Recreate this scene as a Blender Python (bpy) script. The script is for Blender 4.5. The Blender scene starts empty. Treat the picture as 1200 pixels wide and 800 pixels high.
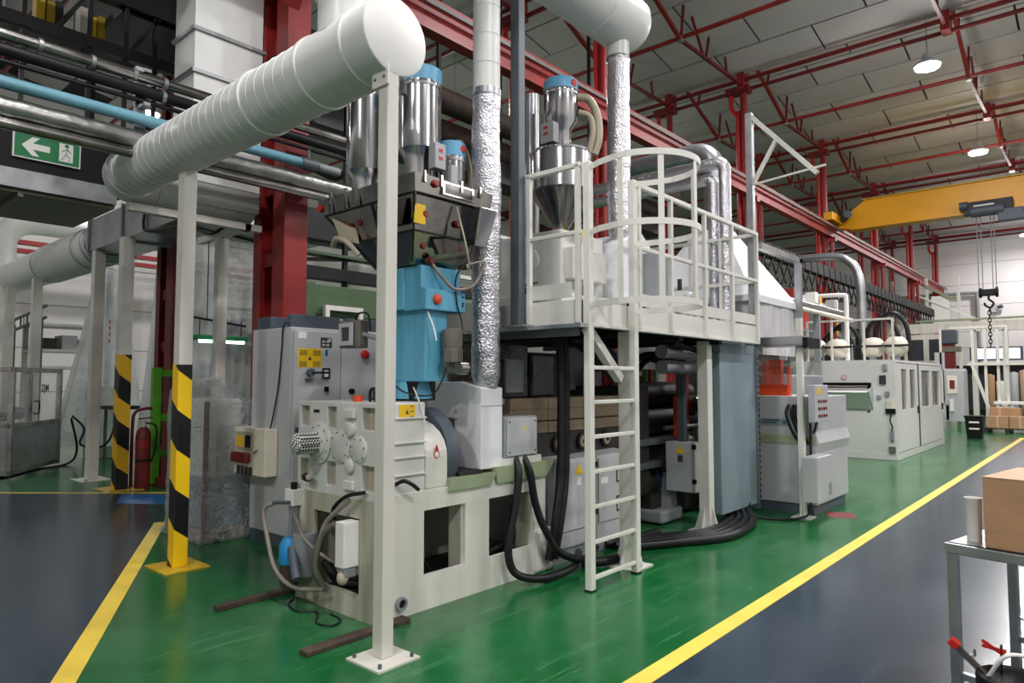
import bpy, math, random
from math import sin, cos, pi, radians, sqrt
from mathutils import Vector, Matrix, noise
random.seed(7)
scene = bpy.context.scene
C = scene.collection

# ---------------------------------------------------------------- camera, world, exposure
cam = bpy.data.objects.new('camera', bpy.data.cameras.new('camera'))
cam.data.lens = 24.0
cam.data.sensor_width = 36.0
cam.data.clip_end = 200
cam.location = (0, 0, 1.6)
cam.rotation_euler = (radians(90 + 3.362), 0, radians(41.258))
C.objects.link(cam)
scene.camera = cam
world = bpy.data.worlds.new('world')
scene.world = world
world.use_nodes = True
world.node_tree.nodes['Background'].inputs[0].default_value = (0.8, 0.85, 0.9, 1)
world.node_tree.nodes['Background'].inputs[1].default_value = 0.35
scene.view_settings.view_transform = 'Standard'
scene.view_settings.look = 'None'
scene.view_settings.gamma = 1
scene.view_settings.use_curve_mapping = False
scene.view_settings.exposure = 0.0
scene.cycles.max_bounces = 7
scene.cycles.diffuse_bounces = 4
scene.cycles.glossy_bounces = 4
scene.cycles.transmission_bounces = 4
scene.cycles.transparent_max_bounces = 10
scene.cycles.sample_clamp_indirect = 6
scene.cycles.caustics_reflective = False
scene.cycles.caustics_refractive = False
LAMP_W = 330.0

# ---------------------------------------------------------------- materials
def rgb(h):
    h = h.lstrip('#')
    out = []
    for i in (0, 2, 4):
        v = int(h[i:i + 2], 16) / 255
        out.append(v / 12.92 if v <= 0.04045 else ((v + 0.055) / 1.055) ** 2.4)
    return tuple(out)

MATS = {}
def pm(name, col, rough=0.5, metal=0.0, var=0.10, scale=2.5, bump=0.0, bscale=60.0, stretch=(1, 1, 1), col2=None, rvar=0.08, spec=0.5, coat=0.0, detail=4.0):
    """procedural painted / metal material: noise varies colour, roughness and fine relief"""
    m = bpy.data.materials.new(name); m.use_nodes = True
    nt = m.node_tree; N = nt.nodes; L = nt.links
    b = N['Principled BSDF']
    c = rgb(col) if isinstance(col, str) else col
    tc = N.new('ShaderNodeTexCoord'); mp = N.new('ShaderNodeMapping')
    mp.inputs['Scale'].default_value = stretch
    L.new(tc.outputs['Object'], mp.inputs['Vector'])
    nz = N.new('ShaderNodeTexNoise'); nz.inputs['Scale'].default_value = scale; nz.inputs['Detail'].default_value = detail
    L.new(mp.outputs[0], nz.inputs['Vector'])
    r = N.new('ShaderNodeValToRGB')
    c2 = (rgb(col2) if isinstance(col2, str) else col2) if col2 else tuple(x * (1 - 2 * var) for x in c)
    r.color_ramp.elements[0].position = 0.32; r.color_ramp.elements[0].color = (*c2, 1)
    r.color_ramp.elements[1].position = 0.62; r.color_ramp.elements[1].color = (*[min(1, x * (1 + var * 0.4)) for x in c], 1)
    L.new(nz.outputs['Fac'], r.inputs[0]); L.new(r.outputs[0], b.inputs['Base Color'])
    mr = N.new('ShaderNodeMapRange')
    mr.inputs['To Min'].default_value = max(0.02, rough - rvar); mr.inputs['To Max'].default_value = min(1, rough + rvar)
    L.new(nz.outputs['Fac'], mr.inputs[0]); L.new(mr.outputs[0], b.inputs['Roughness'])
    b.inputs['Metallic'].default_value = metal
    b.inputs['Specular IOR Level'].default_value = spec
    b.inputs['Coat Weight'].default_value = coat
    if bump:
        n2 = N.new('ShaderNodeTexNoise'); n2.inputs['Scale'].default_value = bscale; n2.inputs['Detail'].default_value = 3
        L.new(mp.outputs[0], n2.inputs['Vector'])
        bp = N.new('ShaderNodeBump'); bp.inputs['Strength'].default_value = bump; bp.inputs['Distance'].default_value = 0.02
        L.new(n2.outputs['Fac'], bp.inputs['Height']); L.new(bp.outputs[0], b.inputs['Normal'])
    MATS[name] = m
    return m

def emit(name, col, strength):
    m = bpy.data.materials.new(name); m.use_nodes = True
    b = m.node_tree.nodes['Principled BSDF']
    b.inputs['Base Color'].default_value = (*rgb(col), 1)
    b.inputs['Emission Color'].default_value = (*rgb(col), 1)
    b.inputs['Emission Strength'].default_value = strength
    MATS[name] = m

def film(name, col, fac, rough=0.2, scale=6.0, bump=0.6, lo=0.5, thin=0.0, bd=0.05):
    """clear plastic film or glass: part transparent, part glossy, wrinkled by noise"""
    m = bpy.data.materials.new(name); m.use_nodes = True
    nt = m.node_tree; N = nt.nodes; L = nt.links
    b = N['Principled BSDF']; out = N['Material Output']
    b.inputs['Base Color'].default_value = (*rgb(col), 1); b.inputs['Roughness'].default_value = rough
    tl = N.new('ShaderNodeBsdfTranslucent'); tl.inputs[0].default_value = (*rgb(col), 1); m0 = N.new('ShaderNodeMixShader'); m0.inputs[0].default_value = thin
    L.new(b.outputs[0], m0.inputs[1]); L.new(tl.outputs[0], m0.inputs[2])
    tr = N.new('ShaderNodeBsdfTransparent'); mx = N.new('ShaderNodeMixShader')
    tc = N.new('ShaderNodeTexCoord'); nz = N.new('ShaderNodeTexNoise'); nz.inputs['Scale'].default_value = scale; nz.inputs['Detail'].default_value = 5
    L.new(tc.outputs['Object'], nz.inputs['Vector'])
    mr = N.new('ShaderNodeMapRange'); mr.inputs['To Min'].default_value = fac * lo; mr.inputs['To Max'].default_value = min(1, fac * (2 - lo))
    mr.inputs['From Min'].default_value = 0.3; mr.inputs['From Max'].default_value = 0.7
    L.new(nz.outputs['Fac'], mr.inputs[0]); L.new(mr.outputs[0], mx.inputs[0])
    L.new(tr.outputs[0], mx.inputs[1]); L.new(m0.outputs[0], mx.inputs[2]); L.new(mx.outputs[0], out.inputs[0])
    if bump:
        bp = N.new('ShaderNodeBump'); bp.inputs['Strength'].default_value = bump; bp.inputs['Distance'].default_value = bd
        n2 = N.new('ShaderNodeTexNoise'); n2.inputs['Scale'].default_value = scale * 2.2; n2.inputs['Detail'].default_value = 6; n2.inputs['Distortion'].default_value = 2.5
        L.new(tc.outputs['Object'], n2.inputs['Vector'])
        L.new(n2.outputs['Fac'], bp.inputs['Height']); L.new(bp.outputs[0], b.inputs['Normal'])
    MATS[name] = m

def stripes(name, ca, cb, vec, period, off=0.0, rough=0.45):
    """two-colour diagonal tape: colour switches along the direction vec"""
    m = bpy.data.materials.new(name); m.use_nodes = True
    nt = m.node_tree; N = nt.nodes; L = nt.links; b = N['Principled BSDF']
    tc = N.new('ShaderNodeTexCoord'); dt = N.new('ShaderNodeVectorMath'); dt.operation = 'DOT_PRODUCT'
    dt.inputs[1].default_value = vec; L.new(tc.outputs['Object'], dt.inputs[0])
    mo = N.new('ShaderNodeMath'); mo.operation = 'PINGPONG'; mo.inputs[1].default_value = period / 2
    ad = N.new('ShaderNodeMath'); ad.inputs[1].default_value = off + 6.8; L.new(dt.outputs['Value'], ad.inputs[0])
    L.new(ad.outputs[0], mo.inputs[0])
    gt = N.new('ShaderNodeMath'); gt.operation = 'GREATER_THAN'; gt.inputs[1].default_value = period / 4; L.new(mo.outputs[0], gt.inputs[0])
    mx = N.new('ShaderNodeMix'); mx.data_type = 'RGBA'
    mx.inputs[6].default_value = (*rgb(ca), 1); mx.inputs[7].default_value = (*rgb(cb), 1)
    L.new(gt.outputs[0], mx.inputs[0]); L.new(mx.outputs[2], b.inputs['Base Color']); b.inputs['Roughness'].default_value = rough
    MATS[name] = m

def perforated(name, ca, cb, scale, rough=0.4):
    """sheet with a grid of small dark holes, too fine to cut one by one"""
    m = bpy.data.materials.new(name); m.use_nodes = True
    nt = m.node_tree; N = nt.nodes; L = nt.links; b = N['Principled BSDF']
    tc = N.new('ShaderNodeTexCoord'); ck = N.new('ShaderNodeTexChecker'); ck.inputs['Scale'].default_value = scale
    mp = N.new('ShaderNodeMapping'); mp.inputs['Rotation'].default_value = (0, radians(45), radians(45))
    L.new(tc.outputs['Object'], mp.inputs[0]); L.new(mp.outputs[0], ck.inputs[0])
    ck.inputs[1].default_value = (*rgb(ca), 1); ck.inputs[2].default_value = (*rgb(cb), 1)
    L.new(ck.outputs[0], b.inputs['Base Color']); b.inputs['Roughness'].default_value = rough
    MATS[name] = m

def foil(name):
    m = bpy.data.materials.new(name); m.use_nodes = True
    nt = m.node_tree; N = nt.nodes; L = nt.links; b = N['Principled BSDF']
    b.inputs['Base Color'].default_value = (0.62, 0.62, 0.66, 1); b.inputs['Metallic'].default_value = 1; b.inputs['Roughness'].default_value = 0.36
    tc = N.new('ShaderNodeTexCoord'); vo = N.new('ShaderNodeTexVoronoi'); vo.inputs['Scale'].default_value = 52
    nz = N.new('ShaderNodeTexNoise'); nz.inputs['Scale'].default_value = 30; nz.inputs['Detail'].default_value = 6
    ad = N.new('ShaderNodeMath'); ad.operation = 'ADD'
    L.new(tc.outputs['Object'], vo.inputs[0]); L.new(tc.outputs['Object'], nz.inputs[0])
    L.new(vo.outputs['Distance'], ad.inputs[0]); L.new(nz.outputs['Fac'], ad.inputs[1])
    bp = N.new('ShaderNodeBump'); bp.inputs['Strength'].default_value = 0.42; bp.inputs['Distance'].default_value = 0.012
    L.new(ad.outputs[0], bp.inputs['Height']); L.new(bp.outputs[0], b.inputs['Normal'])
    MATS[name] = m

def epoxy(name, col, dust, d_amt, rough=0.22, spec=0.5):
    """worn epoxy floor paint: large blotches, fine speckle, long scuffs along the aisle, patchy gloss"""
    m = bpy.data.materials.new(name); m.use_nodes = True
    nt = m.node_tree; N = nt.nodes; L = nt.links; b = N['Principled BSDF']
    tc = N.new('ShaderNodeTexCoord')
    def nz(scale, stretch, detail=6):
        mp = N.new('ShaderNodeMapping'); mp.inputs['Scale'].default_value = stretch
        L.new(tc.outputs['Object'], mp.inputs[0])
        n = N.new('ShaderNodeTexNoise'); n.inputs['Scale'].default_value = scale; n.inputs['Detail'].default_value = detail; n.inputs['Roughness'].default_value = 0.65
        L.new(mp.outputs[0], n.inputs['Vector']); return n
    b.inputs['Specular IOR Level'].default_value = spec
    a = nz(0.55, (1, 1, 1)); s = nz(5, (1.0, 0.12, 1)); f = nz(38, (1, 1, 1)); q = nz(26, (1.0, 0.045, 1), 3)
    def ramp(n, p0, p1):
        r = N.new('ShaderNodeMapRange'); r.interpolation_type = 'SMOOTHERSTEP'; r.inputs['From Min'].default_value = p0; r.inputs['From Max'].default_value = p1
        L.new(n.outputs['Fac'], r.inputs[0]); return r
    ra, rs, rf = ramp(a, 0.35, 0.85), ramp(s, 0.5, 0.85), ramp(f, 0.6, 0.85)
    m1 = N.new('ShaderNodeMath'); m1.operation = 'MULTIPLY_ADD'; m1.inputs[1].default_value = 0.7
    L.new(ra.outputs[0], m1.inputs[0]); L.new(rs.outputs[0], m1.inputs[2])
    m2 = N.new('ShaderNodeMath'); m2.operation = 'MULTIPLY_ADD'; m2.inputs[1].default_value = 0.25
    L.new(rf.outputs[0], m2.inputs[0]); L.new(m1.outputs[0], m2.inputs[2])
    rq = ramp(q, 0.62, 0.72); m4 = N.new('ShaderNodeMath'); m4.operation = 'MULTIPLY_ADD'; m4.inputs[1].default_value = 0.5
    L.new(rq.outputs[0], m4.inputs[0]); L.new(m2.outputs[0], m4.inputs[2])
    m3 = N.new('ShaderNodeMath'); m3.operation = 'MULTIPLY'; m3.inputs[1].default_value = d_amt; m3.use_clamp = True
    L.new(m4.outputs[0], m3.inputs[0])
    mx = N.new('ShaderNodeMix'); mx.data_type = 'RGBA'
    mx.inputs[6].default_value = (*rgb(col), 1); mx.inputs[7].default_value = (*rgb(dust), 1)
    L.new(m3.outputs[0], mx.inputs[0]); L.new(mx.outputs[2], b.inputs['Base Color'])
    rr = N.new('ShaderNodeMapRange'); rr.inputs['To Min'].default_value = rough - 0.05; rr.inputs['To Max'].default_value = rough + 0.10
    L.new(a.outputs['Fac'], rr.inputs[0]); L.new(rr.outputs[0], b.inputs['Roughness'])
    bp = N.new('ShaderNodeBump'); bp.inputs['Strength'].default_value = 0.02; bp.inputs['Distance'].default_value = 0.004
    L.new(f.outputs['Fac'], bp.inputs['Height']); L.new(bp.outputs[0], b.inputs['Normal'])
    MATS[name] = m

pm('post_white', '#d3d1c8', 0.38, var=0.05, scale=1.2)
pm('duct_white', '#dfe1dd', 0.35, var=0.05, scale=1.5)
pm('machine_white', '#d8d7d0', 0.42, var=0.10, scale=1.6, stretch=(2.5, 2.5, 0.35), col2='#c9c7bc')
pm('machine_far', '#dcdcd8', 0.4, var=0.03, scale=0.8)
pm('machine_cast', '#d3d4cf', 0.45, var=0.05, scale=2)
pm('machine_dirty', '#cdccbf', 0.5, scale=2.2, stretch=(3, 3, 0.3), col2='#9a9683')
pm('rail_white', '#dcdcd4', 0.4, var=0.05, scale=2)
pm('cab_grey', '#b4b7ba', 0.45, var=0.05, scale=1.5)
pm('cab_dark', '#4b5560', 0.5, var=0.1, scale=2)
pm('panel_grey', '#8b9094', 0.5, var=0.08, scale=2)
pm('guard_blue', '#84959d', 0.42, var=0.10, scale=1.3, stretch=(2, 2, 0.3))
pm('steel_post', '#5d646a', 0.45, metal=0.4, var=0.08)
pm('galv', '#a9adb0', 0.35, metal=0.85, var=0.12, scale=4)
pm('alu', '#b8bbbd', 0.30, metal=0.9, var=0.08, scale=3)
pm('stainless', '#c2c2c4', 0.16, metal=1.0, var=0.06, scale=2, stretch=(3, 3, 0.4))
pm('stainless_dull', '#a09e9a', 0.18, metal=1.0, var=0.2, scale=3, bump=0.15, bscale=3)
pm('chrome', '#d8d8da', 0.08, metal=1.0, var=0.04)
pm('blue_paint', '#62aecb', 0.42, var=0.12, scale=2.5, stretch=(2, 2, 0.5), col2='#4690b0')
pm('blue_cap', '#6fb6dd', 0.4, var=0.06)
pm('pipe_blue', '#6ea3b5', 0.4, var=0.08, scale=1.5)
pm('blue_bright', '#1f8fd0', 0.4, var=0.12)
pm('red_steel', '#92201d', 0.45, var=0.10, scale=1.2, col2='#701614')
pm('red_bright', '#c4251c', 0.4, var=0.06)
pm('red_dark', '#6e1416', 0.5, var=0.1)
pm('yellow_crane', '#eba70f', 0.4, var=0.05, scale=0.8)
pm('tape_yellow', '#eed052', 0.5, var=0.06, scale=3, bump=0.1, bscale=30)
pm('tape_blue', '#1f5f9a', 0.45, var=0.1)
pm('yellow', '#f0c419', 0.45, var=0.04)
pm('hazard_plate', '#c9a52c', 0.5, var=0.12, scale=8)
pm('black', '#09090a', 0.55, var=0.1, spec=0.3)
pm('rail_grey', '#6f6c68', 0.55, var=0.1)
pm('rubber', '#0c0d0f', 0.55, var=0.1, scale=6, spec=0.3)
pm('cable', '#101114', 0.42, var=0.08, scale=5, spec=0.35)
pm('black_steel', '#19191b', 0.45, metal=0.2, var=0.12, spec=0.35)
pm('black_film', '#2b2c2e', 0.28, var=0.2, scale=4, bump=0.5, bscale=9)
pm('dark_machine', '#2a2622', 0.55, var=0.2, scale=4)
pm('brown_cover', '#94826a', 0.5, var=0.12, scale=3)
pm('olive_grey', '#6d675a', 0.5, var=0.12, scale=5)
pm('motor_grey', '#6f6a60', 0.5, var=0.12, scale=6)
pm('rust', '#46382f', 0.7, var=0.25, scale=9, bump=0.3, bscale=40)
pm('orange', '#d8491b', 0.45, var=0.1)
pm('green_beam', '#455f3f', 0.5, var=0.08, scale=1.4)
pm('green_lime', '#57a61f', 0.45, var=0.1)
pm('green_sign', '#0f7a45', 0.5, var=0.03)
pm('sage', '#93a080', 0.5, var=0.08)
pm('white', '#eeeeea', 0.5, var=0.03)
pm('paper', '#e6e6e2', 0.7, var=0.04)
pm('print_dark', '#303030', 0.6, var=0.02)
pm('cardboard', '#b48d68', 0.75, var=0.07, scale=5, stretch=(1, 1, 4))
pm('cardboard_top', '#c9a98a', 0.75, var=0.07, scale=5)
pm('skin_hose', '#b7ad97', 0.45, var=0.08)
pm('hose_grey', '#8a8178', 0.5, var=0.12, scale=8)
pm('beige', '#cfc59b', 0.6, var=0.15, scale=30, col2='#7f7a50')
pm('ceiling_panel', '#c0bdb9', 0.55, var=0.05, scale=0.6)
pm('ceiling_back', '#2c2b2a', 0.8, var=0.1)
pm('wall_white', '#e4e1df', 0.6, var=0.03, scale=0.5)
pm('wall_seam', '#8d8d8c', 0.7, var=0.05)
pm('tank_cream', '#e2dccb', 0.4, var=0.08, scale=3)
pm('curtain_grey', '#c9c9c9', 0.4, var=0.08, scale=3, stretch=(4, 4, 0.3))
pm('hood_white', '#e6e7ea', 0.4, var=0.03)
pm('dark_glass', '#3a3430', 0.1, var=0.3, scale=4)
pm('screen_off', '#3c4146', 0.2, var=0.1)
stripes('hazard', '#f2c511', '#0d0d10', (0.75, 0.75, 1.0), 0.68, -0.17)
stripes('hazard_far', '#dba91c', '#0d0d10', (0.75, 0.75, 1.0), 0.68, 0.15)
perforated('perforated_white', '#e2e2de', '#1b1b1b', 62)
foil('foil')
pm('foil_smooth', '#a6a6a4', 0.32, metal=1.0, var=0.12, scale=6, bump=0.25, bscale=14)
film('plastic_sheet', '#eef2f4', 0.44, 0.15, 2.2, 1.0, lo=0.7, thin=0.4)
film('plastic_wrap', '#eaf2f5', 0.42, 0.20, 5.0, 1.0, lo=0.75, thin=0.2, bd=0.16)
film('clear_panel', '#cfdade', 0.16, 0.08, 1.0, 0.0)
film('orange_film', '#d8552a', 0.55, 0.15, 2.0, 0.2)
film('pane', '#c8c4bb', 0.30, 0.06, 1.5, 0.0)
emit('lamp_lens', '#ffffff', 30.0)
emit('tube_light', '#cffff0', 6.0)
emit('screen_on', '#dfe3ff', 1.6)
epoxy('floor_green', '#0c5a2a', '#5f9872', 0.5, 0.18, 0.5)
epoxy('floor_aisle', '#2b3a46', '#5b6670', 0.26, 0.18, 0.35)

# ---------------------------------------------------------------- geometry helpers
WLOC = {}
def _basis(d):
    d = Vector(d).normalized()
    u = Vector((0, 0, 1)).cross(d)
    if u.length < 1e-4: u = Vector((1, 0, 0))
    u.normalize(); v = d.cross(u)
    return u, v

class G:
    """collects shapes (world coordinates) for ONE mesh object"""
    def __init__(s): s.v = []; s.f = []; s.s = []
    def _add(s, vs, fs, sm=False):
        o = len(s.v); s.v += [tuple(p) for p in vs]; s.f += [tuple(i + o for i in f) for f in fs]
        s.s += sm if isinstance(sm, list) else [sm] * len(fs); return s
    def box(s, x0, x1, y0, y1, z0, z1):
        return s._add([(x, y, z) for z in (z0, z1) for y in (y0, y1) for x in (x0, x1)],
                      [(0, 2, 3, 1), (4, 5, 7, 6), (0, 1, 5, 4), (2, 6, 7, 3), (0, 4, 6, 2), (1, 3, 7, 5)])
    def rbox(s, c, size, rz=0, rx=0, ry=0):
        M = Matrix.Translation(c) @ Matrix.Rotation(rz, 4, 'Z') @ Matrix.Rotation(ry, 4, 'Y') @ Matrix.Rotation(rx, 4, 'X')
        a, b, h = (q / 2 for q in size)
        vs = [M @ Vector((x, y, z)) for z in (-h, h) for y in (-b, b) for x in (-a, a)]
        return s._add(vs, [(0, 2, 3, 1), (4, 5, 7, 6), (0, 1, 5, 4), (2, 6, 7, 3), (0, 4, 6, 2), (1, 3, 7, 5)])
    def bar(s, p0, p1, w, h=None):
        h = h or w; p0 = Vector(p0); p1 = Vector(p1); u, v = _basis(p1 - p0)
        vs = [p + u * a * w / 2 + v * b * h / 2 for p in (p0, p1) for a, b in ((-1, -1), (1, -1), (1, 1), (-1, 1))]
        return s._add(vs, [(3, 2, 1, 0), (4, 5, 6, 7), (0, 1, 5, 4), (1, 2, 6, 5), (2, 3, 7, 6), (3, 0, 4, 7)])
    def cyl(s, p0, p1, r, r1=None, n=16):
        return s.sweep([p0, p1], [r, r if r1 is None else r1], n)
    def sweep(s, pts, r, n=8, wob=0.0):
        pts = [Vector(p) for p in pts]; k = len(pts)
        rs = r if isinstance(r, (list, tuple)) else [r] * k
        t0 = (pts[1] - pts[0]).normalized(); u, v = _basis(t0)
        vs = []; fs = []; sm = []
        for i, p in enumerate(pts):
            t = (pts[min(i + 1, k - 1)] - pts[max(i - 1, 0)]).normalized()
            u = (u - t * u.dot(t))
            if u.length < 1e-5: u, _ = _basis(t)
            u.normalize(); v = t.cross(u)
            sc = 1.0
            if 0 < i < k - 1:
                a = (pts[i] - pts[i - 1]).normalized().dot((pts[i + 1] - pts[i]).normalized())
                sc = 1.0
            for j in range(n):
                q = 2 * pi * j / n; rr = rs[i] * sc
                if wob: rr *= 1 + wob * noise.noise(Vector((p.x * 9 + cos(q) * 2, p.y * 9 + sin(q) * 2, p.z * 9)))
                vs.append(p + u * cos(q) * rr + v * sin(q) * rr)
        for i in range(k - 1):
            for j in range(n):
                a = i * n + j; b = i * n + (j + 1) % n
                fs.append((a, b, b + n, a + n)); sm.append(True)
        fs.append(tuple(range(n - 1, -1, -1))); sm.append(False)
        fs.append(tuple((k - 1) * n + j for j in range(n))); sm.append(False)
        return s._add(vs, fs, sm)
    def tube(s, pts, r, n=8, seg=6, wob=0.0):
        """smooth (Catmull-Rom) tube through the points"""
        return s.sweep(curve_pts(pts, seg), r, n, wob)
    def lathe(s, prof, c, axis='z', n=24):
        """prof: (radius, height along axis) from one end to the other; c: origin"""
        vs = []; fs = []; sm = []
        for (r, h) in prof:
            for j in range(n):
                q = 2 * pi * j / n; a, b = r * cos(q), r * sin(q)
                p = {'z': (a, b, h), 'x': (h, a, b), 'y': (b, h, a)}[axis]
                vs.append((c[0] + p[0], c[1] + p[1], c[2] + p[2]))
        for i in range(len(prof) - 1):
            dr = abs(prof[i + 1][0] - prof[i][0]); dh = abs(prof[i + 1][1] - prof[i][1])
            for j in range(n):
                a = i * n + j; b = i * n + (j + 1) % n
                fs.append((a, b, b + n, a + n)); sm.append(dh > dr * 0.25)
        fs.append(tuple(range(n - 1, -1, -1))); sm.append(False)
        fs.append(tuple((len(prof) - 1) * n + j for j in range(n))); sm.append(False)
        return s._add(vs, fs, sm)
    def prism(s, poly, axis, a0, a1):
        n = len(poly)
        def P(u, v, a): return {'x': (a, u, v), 'y': (u, a, v), 'z': (u, v, a)}[axis]
        vs = [P(u, v, a) for a in (a0, a1) for u, v in poly]
        fs = [tuple(range(n - 1, -1, -1)), tuple(range(n, 2 * n))] + [(i, (i + 1) % n, n + (i + 1) % n, n + i) for i in range(n)]
        return s._add(vs, fs)
    def plate(s, axis, us, vs_, holes, d0, d1):
        """rectangular grid plate with open cells: holes = set of (i, j) cells left open; walls closed"""
        nu, nv = len(us), len(vs_)
        def P(u, v, a): return {'x': (a, u, v), 'y': (u, a, v), 'z': (u, v, a)}[axis]
        vs = [P(u, v, a) for a in (d0, d1) for v in vs_ for u in us]
        I = lambda i, j, k: k * nu * nv + j * nu + i
        solid = lambda i, j: 0 <= i < nu - 1 and 0 <= j < nv - 1 and (i, j) not in holes
        fs = []
        for i in range(nu - 1):
            for j in range(nv - 1):
                if not solid(i, j): continue
                fs.append((I(i, j, 0), I(i, j + 1, 0), I(i + 1, j + 1, 0), I(i + 1, j, 0)))
                fs.append((I(i, j, 1), I(i + 1, j, 1), I(i + 1, j + 1, 1), I(i, j + 1, 1)))
                if not solid(i - 1, j): fs.append((I(i, j, 0), I(i, j, 1), I(i, j + 1, 1), I(i, j + 1, 0)))
                if not solid(i + 1, j): fs.append((I(i + 1, j, 0), I(i + 1, j + 1, 0), I(i + 1, j + 1, 1), I(i + 1, j, 1)))
                if not solid(i, j - 1): fs.append((I(i, j, 0), I(i + 1, j, 0), I(i + 1, j, 1), I(i, j, 1)))
                if not solid(i, j + 1): fs.append((I(i, j + 1, 0), I(i, j + 1, 1), I(i + 1, j + 1, 1), I(i + 1, j + 1, 0)))
        return s._add(vs, fs)
    def ball(s, c, rx, ry=None, rz=None, n=16, m=8):
        ry = ry or rx; rz = rz or rx; vs = []; fs = []
        for i in range(m + 1):
            a = pi * i / m
            for j in range(n):
                q = 2 * pi * j / n; vs.append((c[0] + rx * sin(a) * cos(q), c[1] + ry * sin(a) * sin(q), c[2] - rz * cos(a)))
        for i in range(m):
            for j in range(n):
                a = i * n + j; b = i * n + (j + 1) % n; fs.append((a, b, b + n, a + n))
        return s._add(vs, fs, True)
    def grid(s, rows, thick=None, sm=True):
        """surface through rows of points; thick gives it a back a little behind"""
        h, w = len(rows), len(rows[0])
        vs = [Vector(p) for r in rows for p in r]; fs = [(i * w + j, i * w + j + 1, (i + 1) * w + j + 1, (i + 1) * w + j) for i in range(h - 1) for j in range(w - 1)]
        if thick:
            t = Vector(thick); k = len(vs); vs += [p + t for p in vs]
            back = [tuple(q + k for q in reversed(f)) for f in fs]
            rim = [(j, j + k, j + 1 + k, j + 1) for j in range(w - 1)] + [((h - 1) * w + j, (h - 1) * w + j + 1, (h - 1) * w + j + 1 + k, (h - 1) * w + j + k) for j in range(w - 1)]
            rim += [(i * w, (i + 1) * w, (i + 1) * w + k, i * w + k) for i in range(h - 1)] + [(i * w + w - 1, i * w + w - 1 + k, (i + 1) * w + w - 1 + k, (i + 1) * w + w - 1) for i in range(h - 1)]
            fs = fs + back + rim
        return s._add(vs, fs, sm)
    def build(s, name, mat, parent=None, bevel=0.0, local=False, label=None, cat=None, group=None, kind=None, fix=True):
        me = bpy.data.meshes.new(name)
        if parent is not None: off = Vector((0, 0, 0)) if local else WLOC.get(parent.name, Vector((0, 0, 0)))
        else:
            xs, ys, zs = zip(*s.v); off = Vector(((min(xs) + max(xs)) / 2, (min(ys) + max(ys)) / 2, min(zs)))
        me.from_pydata([tuple(Vector(p) - off) for p in s.v], [], s.f)
        me.polygons.foreach_set('use_smooth', s.s)
        me.materials.append(MATS[mat]); me.update()
        if any(s.s): me.set_sharp_from_angle(angle=radians(48))
        if fix:
            import bmesh
            bm = bmesh.new(); bm.from_mesh(me); bmesh.ops.recalc_face_normals(bm, faces=bm.faces); bm.to_mesh(me); bm.free()
        o = bpy.data.objects.new(name, me); C.objects.link(o)
        if parent is not None:
            o.parent = parent; WLOC[o.name] = WLOC.get(parent.name, Vector((0, 0, 0)))
        else:
            o.location = off; WLOC[o.name] = off
        if bevel:
            b = o.modifiers.new('bevel', 'BEVEL'); b.width = bevel; b.segments = 2; b.limit_method = 'ANGLE'; b.angle_limit = radians(40)
        return tag(o, label, cat, group, kind)

def curve_pts(pts, seg=6):
    P = [Vector(p) for p in pts]; out = []
    for i in range(len(P) - 1):
        a = P[i - 1] if i else P[0] * 2 - P[1]; b, c = P[i], P[i + 1]; d = P[i + 2] if i + 2 < len(P) else P[-1] * 2 - P[-2]
        for k in range(seg):
            t = k / seg
            out.append(0.5 * ((2 * b) + (c - a) * t + (2 * a - 5 * b + 4 * c - d) * t * t + (3 * b - a - 3 * c + d) * t ** 3))
    out.append(P[-1]); return out

def arc(c, r, a0, a1, n, plane='xy', k=0.0):
    """points of an arc, degrees; plane names the two axes"""
    out = []
    for i in range(n + 1):
        a = radians(a0 + (a1 - a0) * i / n); u, v = r * cos(a), r * sin(a)
        p = [c[0], c[1], c[2]]; p['xyz'.index(plane[0])] += u; p['xyz'.index(plane[1])] += v; out.append(tuple(p))
    return out

def tag(o, label=None, cat=None, group=None, kind=None):
    if label: o['label'] = label
    if cat: o['category'] = cat
    if group: o['group'] = group
    if kind: o['kind'] = kind
    return o

def thing(name, label, cat, loc=(0, 0, 0), rz=0, group=None):
    o = bpy.data.objects.new(name, None); o.empty_display_size = 0.1; C.objects.link(o)
    o.location = loc; o.rotation_euler = (0, 0, rz); WLOC[o.name] = Vector(loc)
    return tag(o, label, cat, group)

def copy_tree(o, parent=None):
    c = o.copy(); C.objects.link(c); c.parent = parent
    WLOC[c.name] = WLOC.get(o.name, Vector((0, 0, 0)))
    for ch in list(o.children): copy_tree(ch, c)
    return c

def text(body, size, loc, rot, mat, parent, name='lettering', align='CENTER'):
    cu = bpy.data.curves.new(name, 'FONT'); cu.body = body; cu.size = size; cu.align_x = align; cu.align_y = 'CENTER'; cu.extrude = 0.0008; cu.offset = size * 0.03
    tmp = bpy.data.objects.new(name, cu); C.objects.link(tmp); bpy.context.view_layer.update()
    me = bpy.data.meshes.new_from_object(tmp.evaluated_get(bpy.context.evaluated_depsgraph_get()))
    bpy.data.objects.remove(tmp); me.materials.clear(); me.materials.append(MATS[mat])
    o = bpy.data.objects.new(name, me); C.objects.link(o)
    o.parent = parent; o.location = Vector(loc) - WLOC.get(parent.name, Vector((0, 0, 0))); o.rotation_euler = rot
    return o
ROT_XP = (pi / 2, 0, pi / 2)     # lettering on a face that looks towards +X
ROT_YN = (pi / 2, 0, 0)          # lettering on a face that looks towards -Y

# ================================================================ SETTING
HX0, HX1, HY0, HY1 = -24.0, 12.0, -12.0, 44.5
o = G().box(HX0, HX1, HY0, HY1, -0.2, 0).build('floor', 'floor_green', kind='structure', label='glossy green epoxy factory floor with scuffs')
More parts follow.
